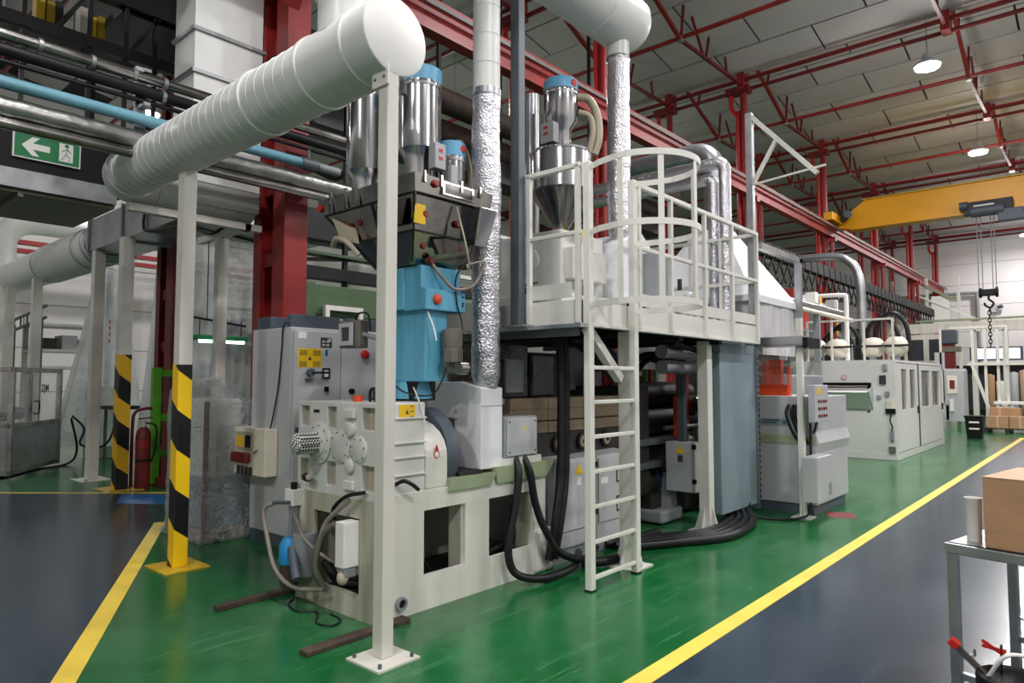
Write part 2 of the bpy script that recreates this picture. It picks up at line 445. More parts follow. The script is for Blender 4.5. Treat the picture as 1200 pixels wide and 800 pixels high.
# dark grey traffic aisles painted on the floor
G().box(-1.95, HX1, HY0, HY1, 0, 0.0015).build('floor', 'floor_aisle', kind='structure', label='dark blue grey traffic aisle beside the yellow line')
G().prism([(-4.25, 1.23), (-8.15, 3.25), (-10.3, 4.25), (-10.75, 3.8), (-12.14, 2.62), (-16, -0.7), (-16, -11.9), (-4.25, -11.9)], 'z', 0, 0.0015).build('floor', 'floor_aisle', kind='structure', label='dark grey aisle floor left of the diagonal yellow line')
# painted lines
def line(n, p0, p1, w, mat, label):
    G().bar((p0[0], p0[1], 0.0025), (p1[0], p1[1], 0.0025), w, 0.003).build('trim_%d' % n, mat, kind='structure', label=label)
line(1, (-1.96, -4), (-1.96, 24.2), 0.115, 'tape_yellow', 'long yellow floor line between green floor and right aisle')
line(2, (-3.35, 0.76), (-8.2, 3.28), 0.125, 'tape_yellow', 'diagonal yellow floor line beside the striped post')
line(3, (-16.0, -0.72), (-10.72, 3.79), 0.06, 'tape_yellow', 'thin yellow floor line by the fire extinguisher')
line(4, (-10.72, 3.79), (-9.9, 4.55), 0.06, 'tape_yellow', 'short yellow edge of the blue floor patch')
G().prism([(-10.6, 3.7), (-9.9, 4.35), (-9.2, 3.9), (-9.9, 3.4)], 'z', 0.0015, 0.003).build('trim_5', 'tape_blue', kind='structure', label='blue painted floor patch by the green frame')
G().prism([(-2.75, 8.95), (-2.45, 9.1), (-2.3, 8.75), (-2.55, 8.6)], 'z', 0, 0.002).build('trim_6', 'red_dark', kind='structure', label='worn red floor mark beyond the platform')

# walls
def wall(name, x0, x1, y0, y1, label):
    return G().box(x0, x1, y0, y1, 0, 12.0).build(name, 'wall_seam', kind='structure', label=label)
w = wall('wall_far', HX0, HX1, HY1 + 0.03, HY1 + 0.3, 'white panelled end wall of the hall')
zz = 0
for k in range(9):                        # horizontal wall cladding rows
    for x0, x1 in ((-24, -11.02), (-11, 0.98), (1, 12)):
        G().box(x0, x1, HY1, HY1 + 0.03, k * 1.15 + 0.01, (k + 1) * 1.15 - 0.012).build('wall_panel', 'wall_white', w)
wl = wall('wall_left', HX0 - 0.3, HX0, HY0, HY1, 'white side wall of the left hall')
for k in range(8):
    G().box(HX0, HX0 + 0.03, HY0, HY1, k * 1.3 + 0.01, (k + 1) * 1.3 - 0.015).build('wall_panel', 'wall_white', wl)
G().box(HX1, HX1 + 0.3, HY0, HY1, 0, 12).build('wall_right', 'wall_white', kind='structure', label='white side wall of the main hall')
G().box(HX0, HX1, HY0 - 0.3, HY0, 0, 12).build('wall_back', 'wall_white', kind='structure', label='white rear wall of the hall')

# saw-tooth ceiling: valleys every 6.6 m along Y, panels laid in staggered rows
VAL = [-9.2, -2.6, 4.0, 10.6, 17.2, 23.8, 30.4, 37.0, 43.6, 50.2]
ZV, ZR, BAY = 9.62, 10.75, 6.6
SL = (ZR - ZV) / BAY
ceil = G()
for i in range(len(VAL) - 1):
    ceil._add([(x, y, z + t) for t in (0.07, 0.3) for (x, y, z) in ((HX0, VAL[i], ZR), (HX1, VAL[i], ZR), (HX1, VAL[i + 1], ZV), (HX0, VAL[i + 1], ZV))],
              [(0, 1, 2, 3), (7, 6, 5, 4), (0, 4, 5, 1), (1, 5, 6, 2), (2, 6, 7, 3), (3, 7, 4, 0)])
ceil.box(HX0, HX1, HY0 - 0.3, VAL[0] + 0.01, ZR + 0.05, ZR + 0.3)
ceil = ceil.build('ceiling', 'ceiling_back', kind='structure', label='pale panelled saw-tooth factory ceiling with dark joints')
PL, PW = 2.36, 1.1
ang = math.atan(SL)
pmesh = G().rbox((0, 0, 0), (PL - 0.05, PW / cos(ang) - 0.05, 0.05), rx=0).build('ceiling_panel', 'ceiling_panel', ceil, local=True)
first = True
def ceil_panel(x, y, z):
    global first
    o = pmesh if first else pmesh.copy()
    if not first: C.objects.link(o)
    first = False
    o.parent = ceil; o.location = Vector((x, y, z)) - WLOC[ceil.name]; o.rotation_euler = (-ang, 0, 0)
rest = G()
for i in range(len(VAL) - 1):
    for r in range(6):
        yc = VAL[i] + (r + 0.5) * PW; zc = ZR - (yc - VAL[i]) * SL + 0.045
        for c in range(-10, 6):
            x = c * PL + (PL / 2 if r % 2 else 0) - 0.2
            if x < HX0 + 1.3 or x > HX1 - 1.3 or yc < HY0 + 0.7 or yc > HY1 - 0.3: continue
            vis = (-10.5 < x < 0.6 and 4 < yc < 44 and yc + 2.2 * x > -25 and x < -0.05 * yc + 0.8) or (-22 < x <= -10.5 and 2 < yc < 14)
            if vis: ceil_panel(x, yc, zc)
            else: rest.rbox((x, yc, zc), (PL - 0.035, PW / cos(ang) - 0.035, 0.05), rx=-ang)
rest.build('ceiling_panel_field', 'ceiling_panel', ceil, kind='stuff')

# ---------------------------------------------------------------- roof steel
def red_tube(name, label, cat, p0, p1, r, mat='red_steel', group=None):
    return G().cyl(p0, p1, r, n=10).build(name, mat, label=label, cat=cat, group=group)
names = {10.6: 'first', 17.2: 'second', 23.8: 'third', 30.4: 'fourth', 37.0: 'fifth', 43.6: 'sixth', 4.0: 'near'}
ZC = 9.28
for v in VAL[2:9]:
    nm = {4.0: 'over the electrical cabinet', 10.6: 'over the raised platform', 17.2: 'carrying the brighter ceiling lamp', 23.8: 'nearest above the yellow crane', 30.4: 'just beyond the yellow crane', 37.0: 'second one beyond the yellow crane', 43.6: 'closest to the white end wall'}[v]
    t = thing('valley_beam', 'red tubular valley beam ' + nm, 'roof beam', (-5, v, ZC), group='red valley beams under the ceiling')
    G().cyl((-23, v + 0.12, ZC + 0.02), (10, v + 0.12, ZC + 0.02), 0.05, n=8).build('lower_tube', 'red_dark', t)
    G().cyl((-23, v - 0.12, ZC + 0.18), (10, v - 0.12, ZC + 0.18), 0.045, n=8).build('upper_tube', 'red_dark', t)
    G().cyl((-23, v + 0.0, ZC + 0.26), (10, v + 0.0, ZC + 0.26), 0.045, n=8).build('pipe', 'red_bright', t)
    for x in (-9.1, -7.0, -2.43, 2.2):
        G().box(x - 0.09, x + 0.09, v - 0.18, v + 0.18, ZC - 0.05, ZV + 0.1).build('bracket', 'red_steel', t)
for v in VAL[1:8]:
    y = v + 3.15
    nm = {-2.6: 'above the aisle start', 4.0: 'between cabinet and platform bays', 10.6: 'behind the platform', 17.2: 'between the two bright lamps', 23.8: 'in the crane bay', 30.4: 'beyond the crane bay', 37.0: 'in the last bay'}[v]
    red_tube('purlin', 'single thin red purlin tube ' + nm, 'purlin', (-23, y, ZC + 0.05), (10, y, ZC + 0.05), 0.05, 'red_steel', 'red purlins under the ceiling')
def truss(x, v, label):
    t = thing('roof_truss', label, 'truss', (x, v, ZC), group='red roof trusses')
    A = (x, v + 0.15, ZR - 0.25); Bm = (x, v + 3.15, ZC); E_ = (x, v + 6.5, ZC + 0.08)
    G().bar(A, Bm, 0.08).build('inclined_chord', 'red_steel', t)
    G().bar(Bm, E_, 0.07).build('lower_chord', 'red_dark', t)
    for (a, b) in (((x, v + 3.15, ZC), (x, v + 3.3, ZR - 0.55 * 1 - 0.05)), ((x, v + 4.3, ZC), (x, v + 3.7, ZR - 0.7)), ((x, v + 4.4, ZC), (x, v + 4.6, ZR - 0.85)), ((x, v + 5.6, ZC + 0.05), (x, v + 5.5, ZR - 1.0)), ((x, v + 1.7, ZR - 0.85), (x, v + 1.9, ZR - 0.3))):
        G().bar(a, b, 0.05).build('web_strut', 'red_dark', t)
    G().cyl((x, v + 3.15, ZC - 0.06), (x, v + 3.15, ZC + 0.06), 0.07, n=8).build('node', 'galv', t)
bayname = {4.0: 'the cabinet bay', 10.6: 'the bay behind the platform', 17.2: 'the bay between bright lamps', 23.8: 'the crane bay', 30.4: 'the bay past the crane', 37.0: 'the last bay'}
rowname = {-9.1: 'over the rear column row', -7.0: 'over the crane rail columns', -2.43: 'over the right aisle edge'}
for x in (-9.1, -7.0, -2.43):
    for v in VAL[2:8]:
        truss(x, v, 'red lattice roof truss %s in %s' % (rowname[x], bayname[v]))
# columns
def roof_column(x, y, top, label, r=0.09, kink=True):
    t = thing('steel_column', label, 'column', (x, y, 0), group='red roof columns')
    if kink:
        G().tube([(x, y, 0), (x, y, 4), (x, y, top - 0.9), (x, y, top - 0.75), (x - 0.16, y, top - 0.5), (x - 0.18, y, top - 0.35), (x - 0.18, y, top)], r * 0.7, 10, 4).build('drain_pipe', 'red_bright', t)
    G().cyl((x + 0.16, y, 0.03), (x + 0.16, y, top), r, n=12).build('shaft', 'red_steel', t)
    G().box(x - 0.15, x + 0.29, y - 0.15, y + 0.15, 0, 0.03).build('base_plate', 'red_dark', t)
    G().box(x - 0.28, x + 0.34, y - 0.14, y + 0.14, top - 0.12, top + 0.05).build('head_plate', 'red_dark', t)
    return t
cn = {10.6: 'beside the foil wrapped duct', 17.2: 'behind the tall grey frame post', 23.8: 'meeting the end of the yellow crane', 30.4: 'first beyond the yellow crane end', 37.0: 'second beyond the yellow crane end', 43.3: 'against the white end wall'}
for y in (10.6, 17.2, 23.8, 30.4, 37.0, 43.3):
    roof_column(-7.15, y, ZC, 'red roof column in front row ' + cn[y])
    roof_column(-9.3, y, ZC, 'red kinked column in rear row ' + cn[y], 0.08)
# heavy laced columns at the near left
def laced(x0, x1, y, top, label, loc, mat='red_steel', d=0.3):
    t = thing('laced_column', label, 'column', (loc[0], loc[1], 0), group='heavy red laced columns')
    for xx, w_ in ((x0, 0.16), (x1 - 0.26, 0.26)):
        G().box(xx, xx + w_, y, y + d, 0.03, top).build('upright', mat, t, bevel=0.008)
    G().box(x0 + 0.15, x1 - 0.25, y + d * 0.6, y + d * 0.6 + 0.02, 0.03, top).build('web', 'red_dark', t)
    z = 0.4
    while z < top - 0.3:
        G().box(x0 + 0.14, x1 - 0.24, y + 0.04, y + 0.08, z, z + 0.16).build('batten', mat, t); z += 0.85
    G().box(x0 - 0.03, x1 + 0.03, y - 0.03, y + d + 0.03, 0, 0.03).build('base_plate', 'red_dark', t)
laced(-7.72, -7.02, 4.07, 9.4, 'heavy red laced column rising behind the electrical cabinet', (-7.35, 4.1))
laced(-11.95, -11.3, 4.6, 9.4, 'dark red laced column behind the lime green frame', (-11.6, 4.7), 'red_dark')

# crane runway and crane
t = thing('crane_runway', 'long red crane runway beam with grey rail on brackets', 'runway beam', (-6.85, 20, 6.4))
G().box(-6.95, -6.75, -1.0, 44.3, 6.36, 6.39).build('bottom_flange', 'red_steel', t)
G().box(-6.87, -6.83, -1.0, 44.3, 6.38, 6.78).build('web', 'red_steel', t)
G().box(-6.97, -6.73, -1.0, 44.3, 6.77, 6.81).build('top_flange', 'red_steel', t)
G().box(-6.88, -6.82, -1.0, 44.3, 6.81, 6.86).build('rail', 'rail_grey', t)
G().box(-6.70, -6.66, -1.0, 44.3, 6.66, 6.72).build('conductor_bar', 'rail_grey', t)
for y in (4.1, 10.6, 17.2, 23.8, 30.4, 37.0, 43.3):
    G().prism([(-7.02, 6.36), (-6.76, 6.36), (-6.76, 6.28), (-7.02, 5.95)], 'y', y - 0.1, y + 0.1).build('bracket', 'red_steel', t)
rn = {10.6: 'near the raised platform', 17.2: 'beside the white hood', 23.8: 'under the crane end', 30.4: 'one bay past the crane', 37.0: 'two bays past the crane'}
for y in rn:
    t = thing('runway_post', 'slim red post carrying crane rail ' + rn[y], 'column', (-6.72, y, 0), group='slim crane rail posts')
    G().cyl((-6.78, y, 0.02), (-6.78, y, 6.36), 0.065, n=10).build('shaft', 'red_steel', t)
    G().box(-6.85, -6.68, y - 0.09, y + 0.09, 0, 0.02).build('base_plate', 'red_dark', t)
    G().box(-6.86, -6.65, y - 0.09, y + 0.09, 6.22, 6.36).build('head_plate', 'red_steel', t)

t = thing('bridge_crane', 'yellow overhead bridge crane girder with black hoist trolley', 'crane', (-3, 24.6, 6.7))
G().prism([(-6.75, 6.75), (-6.3, 6.68), (11, 6.68), (11, 7.58), (-5.9, 7.58), (-6.45, 7.2), (-6.75, 7.0)], 'y', 24.4, 24.8).build('girder', 'yellow_crane', t)
G().box(-6.0, 11, 24.33, 24.87, 7.58, 7.62).build('top_flange', 'hazard_plate', t)
G().box(-6.35, 11, 24.33, 24.87, 6.64, 6.68).build('bottom_flange', 'yellow_crane', t)
G().box(-6.885, -6.60, 23.3, 25.9, 6.86, 7.12).build('end_truck', 'yellow_crane', t, bevel=0.02)
G().cyl((-6.55, 24.25, 7.02), (-6.3, 23.9, 7.08), 0.13, n=12).build('travel_motor', 'cab_dark', t)
for y in (23.6, 25.6):
    G().cyl((-6.888, y, 6.95), (-6.72, y, 6.95), 0.1, n=14).build('wheel', 'black_steel', t)
h = G().box(-3.15, -1.95, 24.15, 24.36, 6.55, 6.95).build('hoist_trolley', 'black_steel', t, bevel=0.02)
G().cyl((-2.95, 24.1, 6.62), (-2.15, 24.1, 6.62), 0.16, n=14).build('rope_drum', 'cab_dark', h)
G().box(-2.3, -1.7, 24.0, 24.3, 6.25, 6.6).build('gear_motor', 'cab_dark', h, bevel=0.02)
G().cyl((-3.25, 24.15, 6.85), (-3.05, 24.15, 6.85), 0.13, n=12).build('brake', 'cab_dark', h)
G().box(-2.9, -2.4, 24.14, 24.15, 6.75, 6.83).build('nameplate', 'white', h)
for dx in (-0.23, -0.13, 0.12, 0.2):
    G().cyl((-2.63 + dx, 24.3, 4.3), (-2.63 + dx, 24.3, 6.5), 0.012, n=6).build('rope', 'panel_grey', t)
b = G().box(-2.82, -2.44, 24.22, 24.38, 4.12, 4.32).build('hook_block', 'black_steel', t, bevel=0.03)
for dx in (-0.2, 0.2):
    G().cyl((-2.63 + dx - 0.03, 24.3, 4.22), (-2.63 + dx + 0.03, 24.3, 4.22), 0.15, n=16).build('sheave', 'black', b)
G().tube([(-2.63, 24.3, 4.12), (-2.63, 24.3, 4.02), (-2.52, 24.3, 3.9), (-2.6, 24.3, 3.78), (-2.72, 24.3, 3.84), (-2.74, 24.3, 3.92)], [0.03] * 31, 8, 6).build('hook', 'black_steel', b)
t = thing('lifting_chain', 'short dark lifting chain hanging from the crane hook', 'chain', (-2.63, 24.3, 2.6))
zc = 3.78
k = 0
while zc > 2.7:
    a = [(-2.63 + (0.04 * cos(q) if k % 2 else 0), 24.3 + (0 if k % 2 else 0.04 * cos(q)), zc - 0.06 + 0.07 * sin(q)) for q in [2 * pi * j / 10 for j in range(11)]]
    G().sweep(a, 0.014, 5).build('link', 'black_steel', t); zc -= 0.105; k += 1

# high-bay lamps (the light of the hall)
def lamp(x, y, z, label, w=1.0, r=0.27, glow='lamp_lens'):
    t = thing('high_bay_lamp', label, 'ceiling lamp', (x, y, z), group='high bay ceiling lamps')
    G().lathe([(r * 0.35, 0.28), (r * 0.4, 0.16), (r, 0.05), (r, 0.0)], (x, y, z), 'z', 20).build('housing', 'cab_grey', t)
    G().lathe([(r * 0.95, -0.01), (r * 0.9, -0.05), (r * 0.5, -0.08)], (x, y, z), 'z', 20).build('lens', glow, t)
    v0 = max(q for q in VAL if q <= y)
    G().cyl((x, y, z + 0.27), (x, y, ZR - (y - v0) * SL + 0.04), 0.012, n=6).build('hanging_rod', 'galv', t)
    ld = bpy.data.lights.new('lamp_light', 'AREA'); ld.shape = 'DISK'; ld.size = 0.6; ld.energy = LAMP_W * w; ld.color = (1.0, 0.965, 0.96)
    lo = bpy.data.objects.new('lamp_light', ld); C.objects.link(lo); lo.parent = t; lo.location = (0, 0, -0.1)
    pd = bpy.data.lights.new('lamp_side_light', 'POINT'); pd.energy = LAMP_W * w * 0.3; pd.shadow_soft_size = 0.2; pd.color = ld.color     # stray light of the dome lens, reaches the ceiling
    po = bpy.data.objects.new('lamp_side_light', pd); C.objects.link(po); po.parent = t; po.location = (0, 0, -0.30)
lamp(-2.86, 17.5, 8.72, 'round bright ceiling lamp hung over thermoforming machine')
lamp(-2.86, 25.3, 8.75, 'round bright ceiling lamp hung above the yellow crane girder')
lamp(-2.86, 41.2, 8.75, 'distant round ceiling lamp beside the white end wall')
lamp(-2.86, 33.2, 8.75, 'distant round ceiling lamp hidden by the yellow crane')
for i, (x, y) in enumerate([(-2.86, 1.6), (-2.86, 9.5), (3.2, -6), (3.2, 1.6), (3.2, 9.5), (3.2, 17.5), (3.2, 25.3), (3.2, 33.2), (-2.86, -6), (9, 4), (9, 16)]):
    lamp(x, y, 8.72, 'round high bay lamp over the near half of the hall', 0.6 if i == 0 else 1.0)
for i, (x, y) in enumerate([(-12.5, 12.0), (-12.5, 19), (-16, -3), (-19, 7)]):
    lamp(x, y, 8.72, 'round ceiling lamp over the left hall ' + ['by the rear columns', 'far behind', 'near the back', 'beside the left wall'][i], 0.6)

# ================================================================ DUCT POSTS AND EXHAUST DUCTS
t = thing('duct_post', 'tall off-white square post bolted to the floor before the extruder', 'post', (-3.24, 2.56, 0))
G().box(-3.29, -3.195, 2.516, 2.60, 0.012, 3.47).build('shaft', 'post_white', t, bevel=0.008)
p = G().box(-3.38, -3.075, 2.40, 2.70, 0, 0.012).build('base_plate', 'post_white', t)
for x in (-3.345, -3.11):
    for y in (2.435, 2.665):
        G().cyl((x, y, 0.012), (x, y, 0.035), 0.011, n=6).build('bolt', 'steel_post', p)
p = G().box(-3.33, -3.18, 2.50, 2.515, 3.38, 3.5).build('bracket', 'post_white', t)
for x in (-3.30, -3.215): G().cyl((x, 2.495, 3.43), (x, 2.51, 3.43), 0.01, n=6).build('bolt', 'steel_post', p)

t = thing('duct_post', 'white square post wrapped in yellow and black hazard tape', 'post', (-6.13, 2.6, 0))
G().box(-6.19, -6.07, 2.545, 2.66, 1.74, 3.5).build('shaft', 'post_white', t, bevel=0.006)
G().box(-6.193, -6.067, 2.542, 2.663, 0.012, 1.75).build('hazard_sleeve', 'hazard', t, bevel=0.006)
p = G().box(-6.36, -5.93, 2.42, 2.80, 0, 0.012).build('base_plate', 'hazard_plate', t)
for x in (-6.31, -5.98):
    for y in (2.47, 2.75): G().cyl((x, y, 0.012), (x, y, 0.03), 0.01, n=6).build('bolt', 'hazard_plate', p)

def spiral(a0, a1, r, step, axis, c, n=32):
    """spiral-seam tube as a lathe with a fine raised seam every step"""
    prof = [(r, a0)]; d = 1 if a1 > a0 else -1; a = a0 + d * step
    while (a1 - a) * d > 0.02:
        prof += [(r, a - d * 0.012), (r, a - d * 0.0045), (r + 0.0032, a - d * 0.002), (r + 0.0032, a + d * 0.002), (r, a + d * 0.0045), (r, a + d * 0.012)]; a += d * step
    prof.append((r, a1)); return G().lathe(prof, c, axis, n)
PY, PZ, PR = 2.57, 3.70, 0.235
t = thing('exhaust_duct', 'large white spiral exhaust duct with flat end cap on posts', 'duct', (-5, PY, PZ - PR))
spiral(-3.45, -3.2, PR, 0.8, 'x', (0, PY, PZ)).build('end_section', 'duct_white', t)
spiral(-3.95, -3.45, PR + 0.004, 0.8, 'x', (0, PY, PZ)).build('tee_section', 'duct_white', t)
spiral(-7.35, -3.95, PR, 0.125, 'x', (0, PY, PZ)).build('spiral_tube', 'duct_white', t)
G().lathe([(PR + 0.004, -0.02), (PR + 0.006, 0.0), (PR - 0.004, 0.008)], (-3.195, PY, PZ), 'x', 32).build('end_cap', 'white', t)
for x in (-3.46, -3.96, -4.72, -7.36):
    G().lathe([(PR + 0.002, -0.025), (PR + 0.014, -0.02), (PR + 0.014, 0.02), (PR + 0.002, 0.025)], (x, PY, PZ), 'x', 32).build('clamp_band', 'duct_white', t)
spiral(PZ + 0.12, 5.40, 0.21, 0.9, 'z', (-3.66, PY, 0)).build('riser', 'duct_white', t)
G().lathe([(0.21, -0.03), (0.235, -0.03), (0.235, 0.03), (0.21, 0.03)], (-3.66, PY, PZ + 0.42), 'z', 28).build('riser_collar', 'duct_white', t)
el = [(-7.34, PY, PZ)] + [(-7.4 - 0.32 * sin(radians(a)), PY + 0.32 * (1 - cos(radians(a))), PZ - 0.0) for a in range(0, 91, 15)] + [(-7.72, PY + 0.34, PZ)]
G().sweep(el, PR, 32).build('elbow', 'duct_white', t)
spiral(PY + 0.34, 4.0, PR - 0.01, 0.12, 'y', (-7.72, 0, PZ)).build('rear_tube', 'duct_white', t)
for y in (PY + 0.35, PY + 0.62):
    G().lathe([(PR, -0.02), (PR + 0.012, -0.015), (PR + 0.012, 0.015), (PR, 0.02)], (-7.72, y, PZ), 'y', 32).build('clamp_band', 'duct_white', t)

t = thing('square_duct', 'white rectangular riser duct with bolted flanges behind spiral duct', 'duct', (-7.75, 3.6, 3.74))
for z0, z1 in ((3.56, 4.55), (4.56, 5.02), (5.03, 5.5), (5.51, 6.4), (6.41, 9.05)):
    G().box(-7.98, -7.46, 3.2, 4.0, z0, z1).build('section', 'duct_white', t, bevel=0.006)
for z in (4.555, 5.025, 5.505, 6.405):
    G().box(-8.01, -7.43, 3.17, 4.03, z - 0.02, z + 0.02).build('flange', 'galv', t)
for z in (3.70, 3.80): G().box(-7.46, -7.45, 3.2, 4.0, z, z + 0.012).build('seam_rib', 'white', t)

t = thing('pipe_rack', 'white steel frame holding up the rear end of spiral duct', 'rack', (-7.6, 3.6, 0))
G().box(-8.26, -8.14, 3.85, 3.97, 0.01, 3.36).build('post', 'post_white', t, bevel=0.005)
G().box(-8.4, -8.0, 3.7, 4.1, 0, 0.01).build('base_plate', 'post_white', t)
G().box(-7.6, -7.5, 2.6, 4.06, 3.36, 3.44).build('rail', 'post_white', t, bevel=0.004)
G().box(-8.75, -7.5, 3.85, 3.93, 3.36, 3.44).build('cross_rail', 'post_white', t, bevel=0.004)

def foil_hose(x, y, z0, z1, r):
    pts = []; n = int((z1 - z0) / 0.025)
    rs = []
    for i in range(n + 1):
        z = z0 + (z1 - z0) * i / n
        pts.append((x + 0.008 * noise.noise(Vector((z * 2.1, x, 1))), y + 0.008 * noise.noise(Vector((z * 2.1, 5, y))), z))
        k = 1.0 + 0.05 * noise.noise(Vector((z * 11, 3, x))) + (0.02 if i % 4 == 0 else 0)
        if i < 5: k *= 0.80 + 0.05 * i
        rs.append(r * k)
    return G().sweep(pts, rs, 26, 0.035)
t = thing('foil_hose', 'crinkled foil hose dropping from white duct onto the blower cover', 'hose', (-3.77, 3.98, 1.55))
foil_hose(-3.77, 3.98, 1.55, 3.93, 0.115).build('foil_sleeve', 'foil', t)
spiral(3.95, 8.6, 0.112, 0.24, 'z', (-3.77, 3.98, 0), 28).build('white_tube', 'duct_white', t)
G().lathe([(0.112, -0.03), (0.122, -0.025), (0.122, 0.03), (0.112, 0.035)], (-3.77, 3.98, 3.95), 'z', 28).build('clamp', 'galv', t)

t = thing('foil_hose', 'crinkled foil hose hanging from fat white duct above platform', 'hose', (-3.78, 6.0, 3.1))
foil_hose(-3.78, 6.0, 3.05, 4.98, 0.118).build('foil_sleeve', 'foil', t)
G().lathe([(0.118, 0), (0.118, 0.35)], (-3.78, 6.0, 4.95), 'z', 28).build('duct_spigot', 'duct_white', t)
G().lathe([(0.12, -0.02), (0.13, 0), (0.12, 0.03)], (-3.78, 6.0, 4.97), 'z', 28).build('clamp', 'galv', t)
t = thing('exhaust_duct', 'fat white overhead duct ending above the raised platform', 'duct', (-3.78, 5, 5.2))
G().lathe([(0.2, 2.28), (0.29, 2.36), (0.29, 5.55)], (-3.78, 0, 5.42), 'y', 32).build('tube', 'duct_white', t)
G().lathe([(0.292, 5.55), (0.292, 6.1), (0.285, 6.2), (0.25, 6.27), (0.19, 6.3)], (-3.78, 0, 5.42), 'y', 32).build('end_section', 'duct_white', t)
G().lathe([(0.29, -0.015), (0.3, -0.01), (0.3, 0.01), (0.29, 0.015)], (-3.78, 5.56, 5.42), 'y', 32).build('seam_band', 'duct_white', t)

# ================================================================ EXTRUDER
EX0, EX1, EY0 = -4.65, -3.685, 2.845
t = thing('extruder', 'white plastics extruder with gearbox and oil-stained base frame', 'machine', (-4.15, 4.0, 0))
fr = 'machine_dirty'
G().plate('y', [EX0, -4.42, -3.87, EX1], [0.0, 0.16, 0.67, 0.80], {(1, 1)}, EY0, EY0 + 0.03).build('front_plate', fr, t)
G().plate('x', [EY0, 3.26, 3.67, 3.93, 4.455, 4.635], [0.0, 0.24, 0.69, 0.80], {(1, 1), (3, 1)}, EX1 - 0.03, EX1 - 0.0005).build('side_plate', 'machine_white', t)
G().box(EX0, EX1 - 0.001, EY0 + 0.001, 4.66, 0.79, 0.835).build('deck_plate', 'machine_white', t, bevel=0.006)
G().box(EX0, EX0 + 0.03, EY0 + 0.03, 4.63, 0.0, 0.79).build('rear_plate', fr, t)
G().box(EX0 + 0.03, EX1 - 0.03, EY0 + 0.03, 4.63, 0.02, 0.05).build('drip_tray', 'dark_machine', t)
for y0 in (3.26, 3.67, 3.93, 4.455):
    G().box(EX1 - 0.16, EX1 - 0.03, y0 - 0.02, y0 + 0.0, 0.05, 0.79).build('frame_web', 'machine_dirty', t)
G().box(-4.3, -4.0, 4.1, 4.25, 0.05, 0.79).build('inner_post', 'machine_dirty', t)
G().prism([(4.0, 0.80), (4.62, 0.80), (4.7, 0.88), (4.72, 0.93), (3.98, 0.93)], 'x', -3.95, -3.66).build('sloped_ledge', 'sage', t)
G().prism([(3.49, 0.80), (3.93, 0.80), (4.0, 0.89), (3.49, 0.89)], 'x', -4.1, -3.66).build('sloped_ledge', 'sage', t)
# gearbox with cast relief on its front
gb = G().box(EX0, EX1 - 0.005, EY0 + 0.06, 3.27, 0.80, 1.455).build('gearbox', 'machine_cast', t, bevel=0.012)
us = [EX0, -4.615, -4.50, -4.27, -4.16, -3.86, -3.72, EX1 - 0.005]
vs = [0.80, 0.86, 1.03, 1.27, 1.42, 1.455]
G().plate('y', us, vs, {(1, 1), (3, 1), (5, 1), (1, 3), (3, 3), (5, 3)}, EY0 + 0.0, EY0 + 0.062).build('relief_plate', 'machine_cast', gb, bevel=0.006)
for x0, x1, z0, z1 in ((-4.615, -4.5, 1.27, 1.42), (-4.27, -4.16, 1.27, 1.42), (-3.86, -3.72, 1.27, 1.42), (-4.615, -4.5, 0.86, 1.03), (-4.27, -4.16, 0.86, 1.03), (-3.86, -3.72, 0.86, 1.03)):
    G().prism([(x0, z0), (x1, z0), (x1 - 0.02, z1), (x0 + 0.02, z1)], 'y', EY0 + 0.05, EY0 + 0.062).build('pocket_floor', 'skin_hose', gb)
def disc(x, z, r, d, name='cover_disc', bolts=8, mat='machine_cast', par=None):
    q = G().lathe([(r, 0), (r, -d + 0.004), (r - 0.006, -d)], (x, EY0, z), 'y', 28).build(name, mat, par or gb)
    for k in range(bolts):
        a = 2 * pi * k / bolts + 0.2
        G().cyl((x + cos(a) * r * 0.84, EY0 - d - 0.004, z + sin(a) * r * 0.84), (x + cos(a) * r * 0.84, EY0 - d, z + sin(a) * r * 0.84), 0.006, n=6).build('bolt', 'steel_post', q)
disc(-4.36, 1.155, 0.15, 0.02, 'flange', 10); disc(-4.36, 1.155, 0.095, 0.035, 'inner_flange', 6)
disc(-4.10, 1.145, 0.118, 0.016); disc(-3.885, 1.135, 0.092, 0.016, bolts=7)
disc(-3.975, 1.27, 0.05, 0.03, 'boss', 0); disc(-3.975, 1.02, 0.05, 0.03, 'boss', 0)
for z in (1.375, 0.885): G().box(-4.03, -3.92, EY0 - 0.03, EY0, z - 0.03, z + 0.035).build('pad', 'machine_cast', gb, bevel=0.008)
G().box(-4.44, -4.37, EY0 - 0.006, EY0, 1.375, 1.395).build('nameplate', 'black', gb)
G().lathe([(0.078, 0.0), (0.078, -0.15), (0.066, -0.16), (0.02, -0.165)], (-4.38, EY0 - 0.035, 1.155), 'y', 24).build('guard_basket', 'perforated_white', gb)
for z in (1.34, 1.17, 1.07, 0.95):
    G().box(EX1 - 0.005, EX1 + 0.012, 2.93, 3.27, z, z + 0.014).build('side_rib', 'machine_cast', gb, bevel=0.003)
G().cyl((-4.12, 3.0, 1.455), (-4.12, 3.0, 1.50), 0.035, n=12).build('breather_cap', 'orange', gb)
G().cyl((-3.80, 2.98, 1.455), (-3.80, 2.93, 1.505), 0.045, n=16).build('pressure_gauge', 'black_steel', gb)
G().tube([(-4.0, 3.02, 1.45), (-4.0, 3.02, 1.53), (-3.96, 3.02, 1.55), (-3.95, 3.02, 1.5)], 0.012, 8, 4).build('lifting_eye', 'black_steel', gb)
s = G().box(EX1 - 0.004, EX1 - 0.002, 3.03, 3.17, 1.335, 1.44).build('warning_sticker', 'yellow', gb)
G().prism([(3.085, 1.375), (3.115, 1.375), (3.10, 1.405)], 'x', EX1 - 0.002, EX1 - 0.001).build('print', 'print_dark', s)
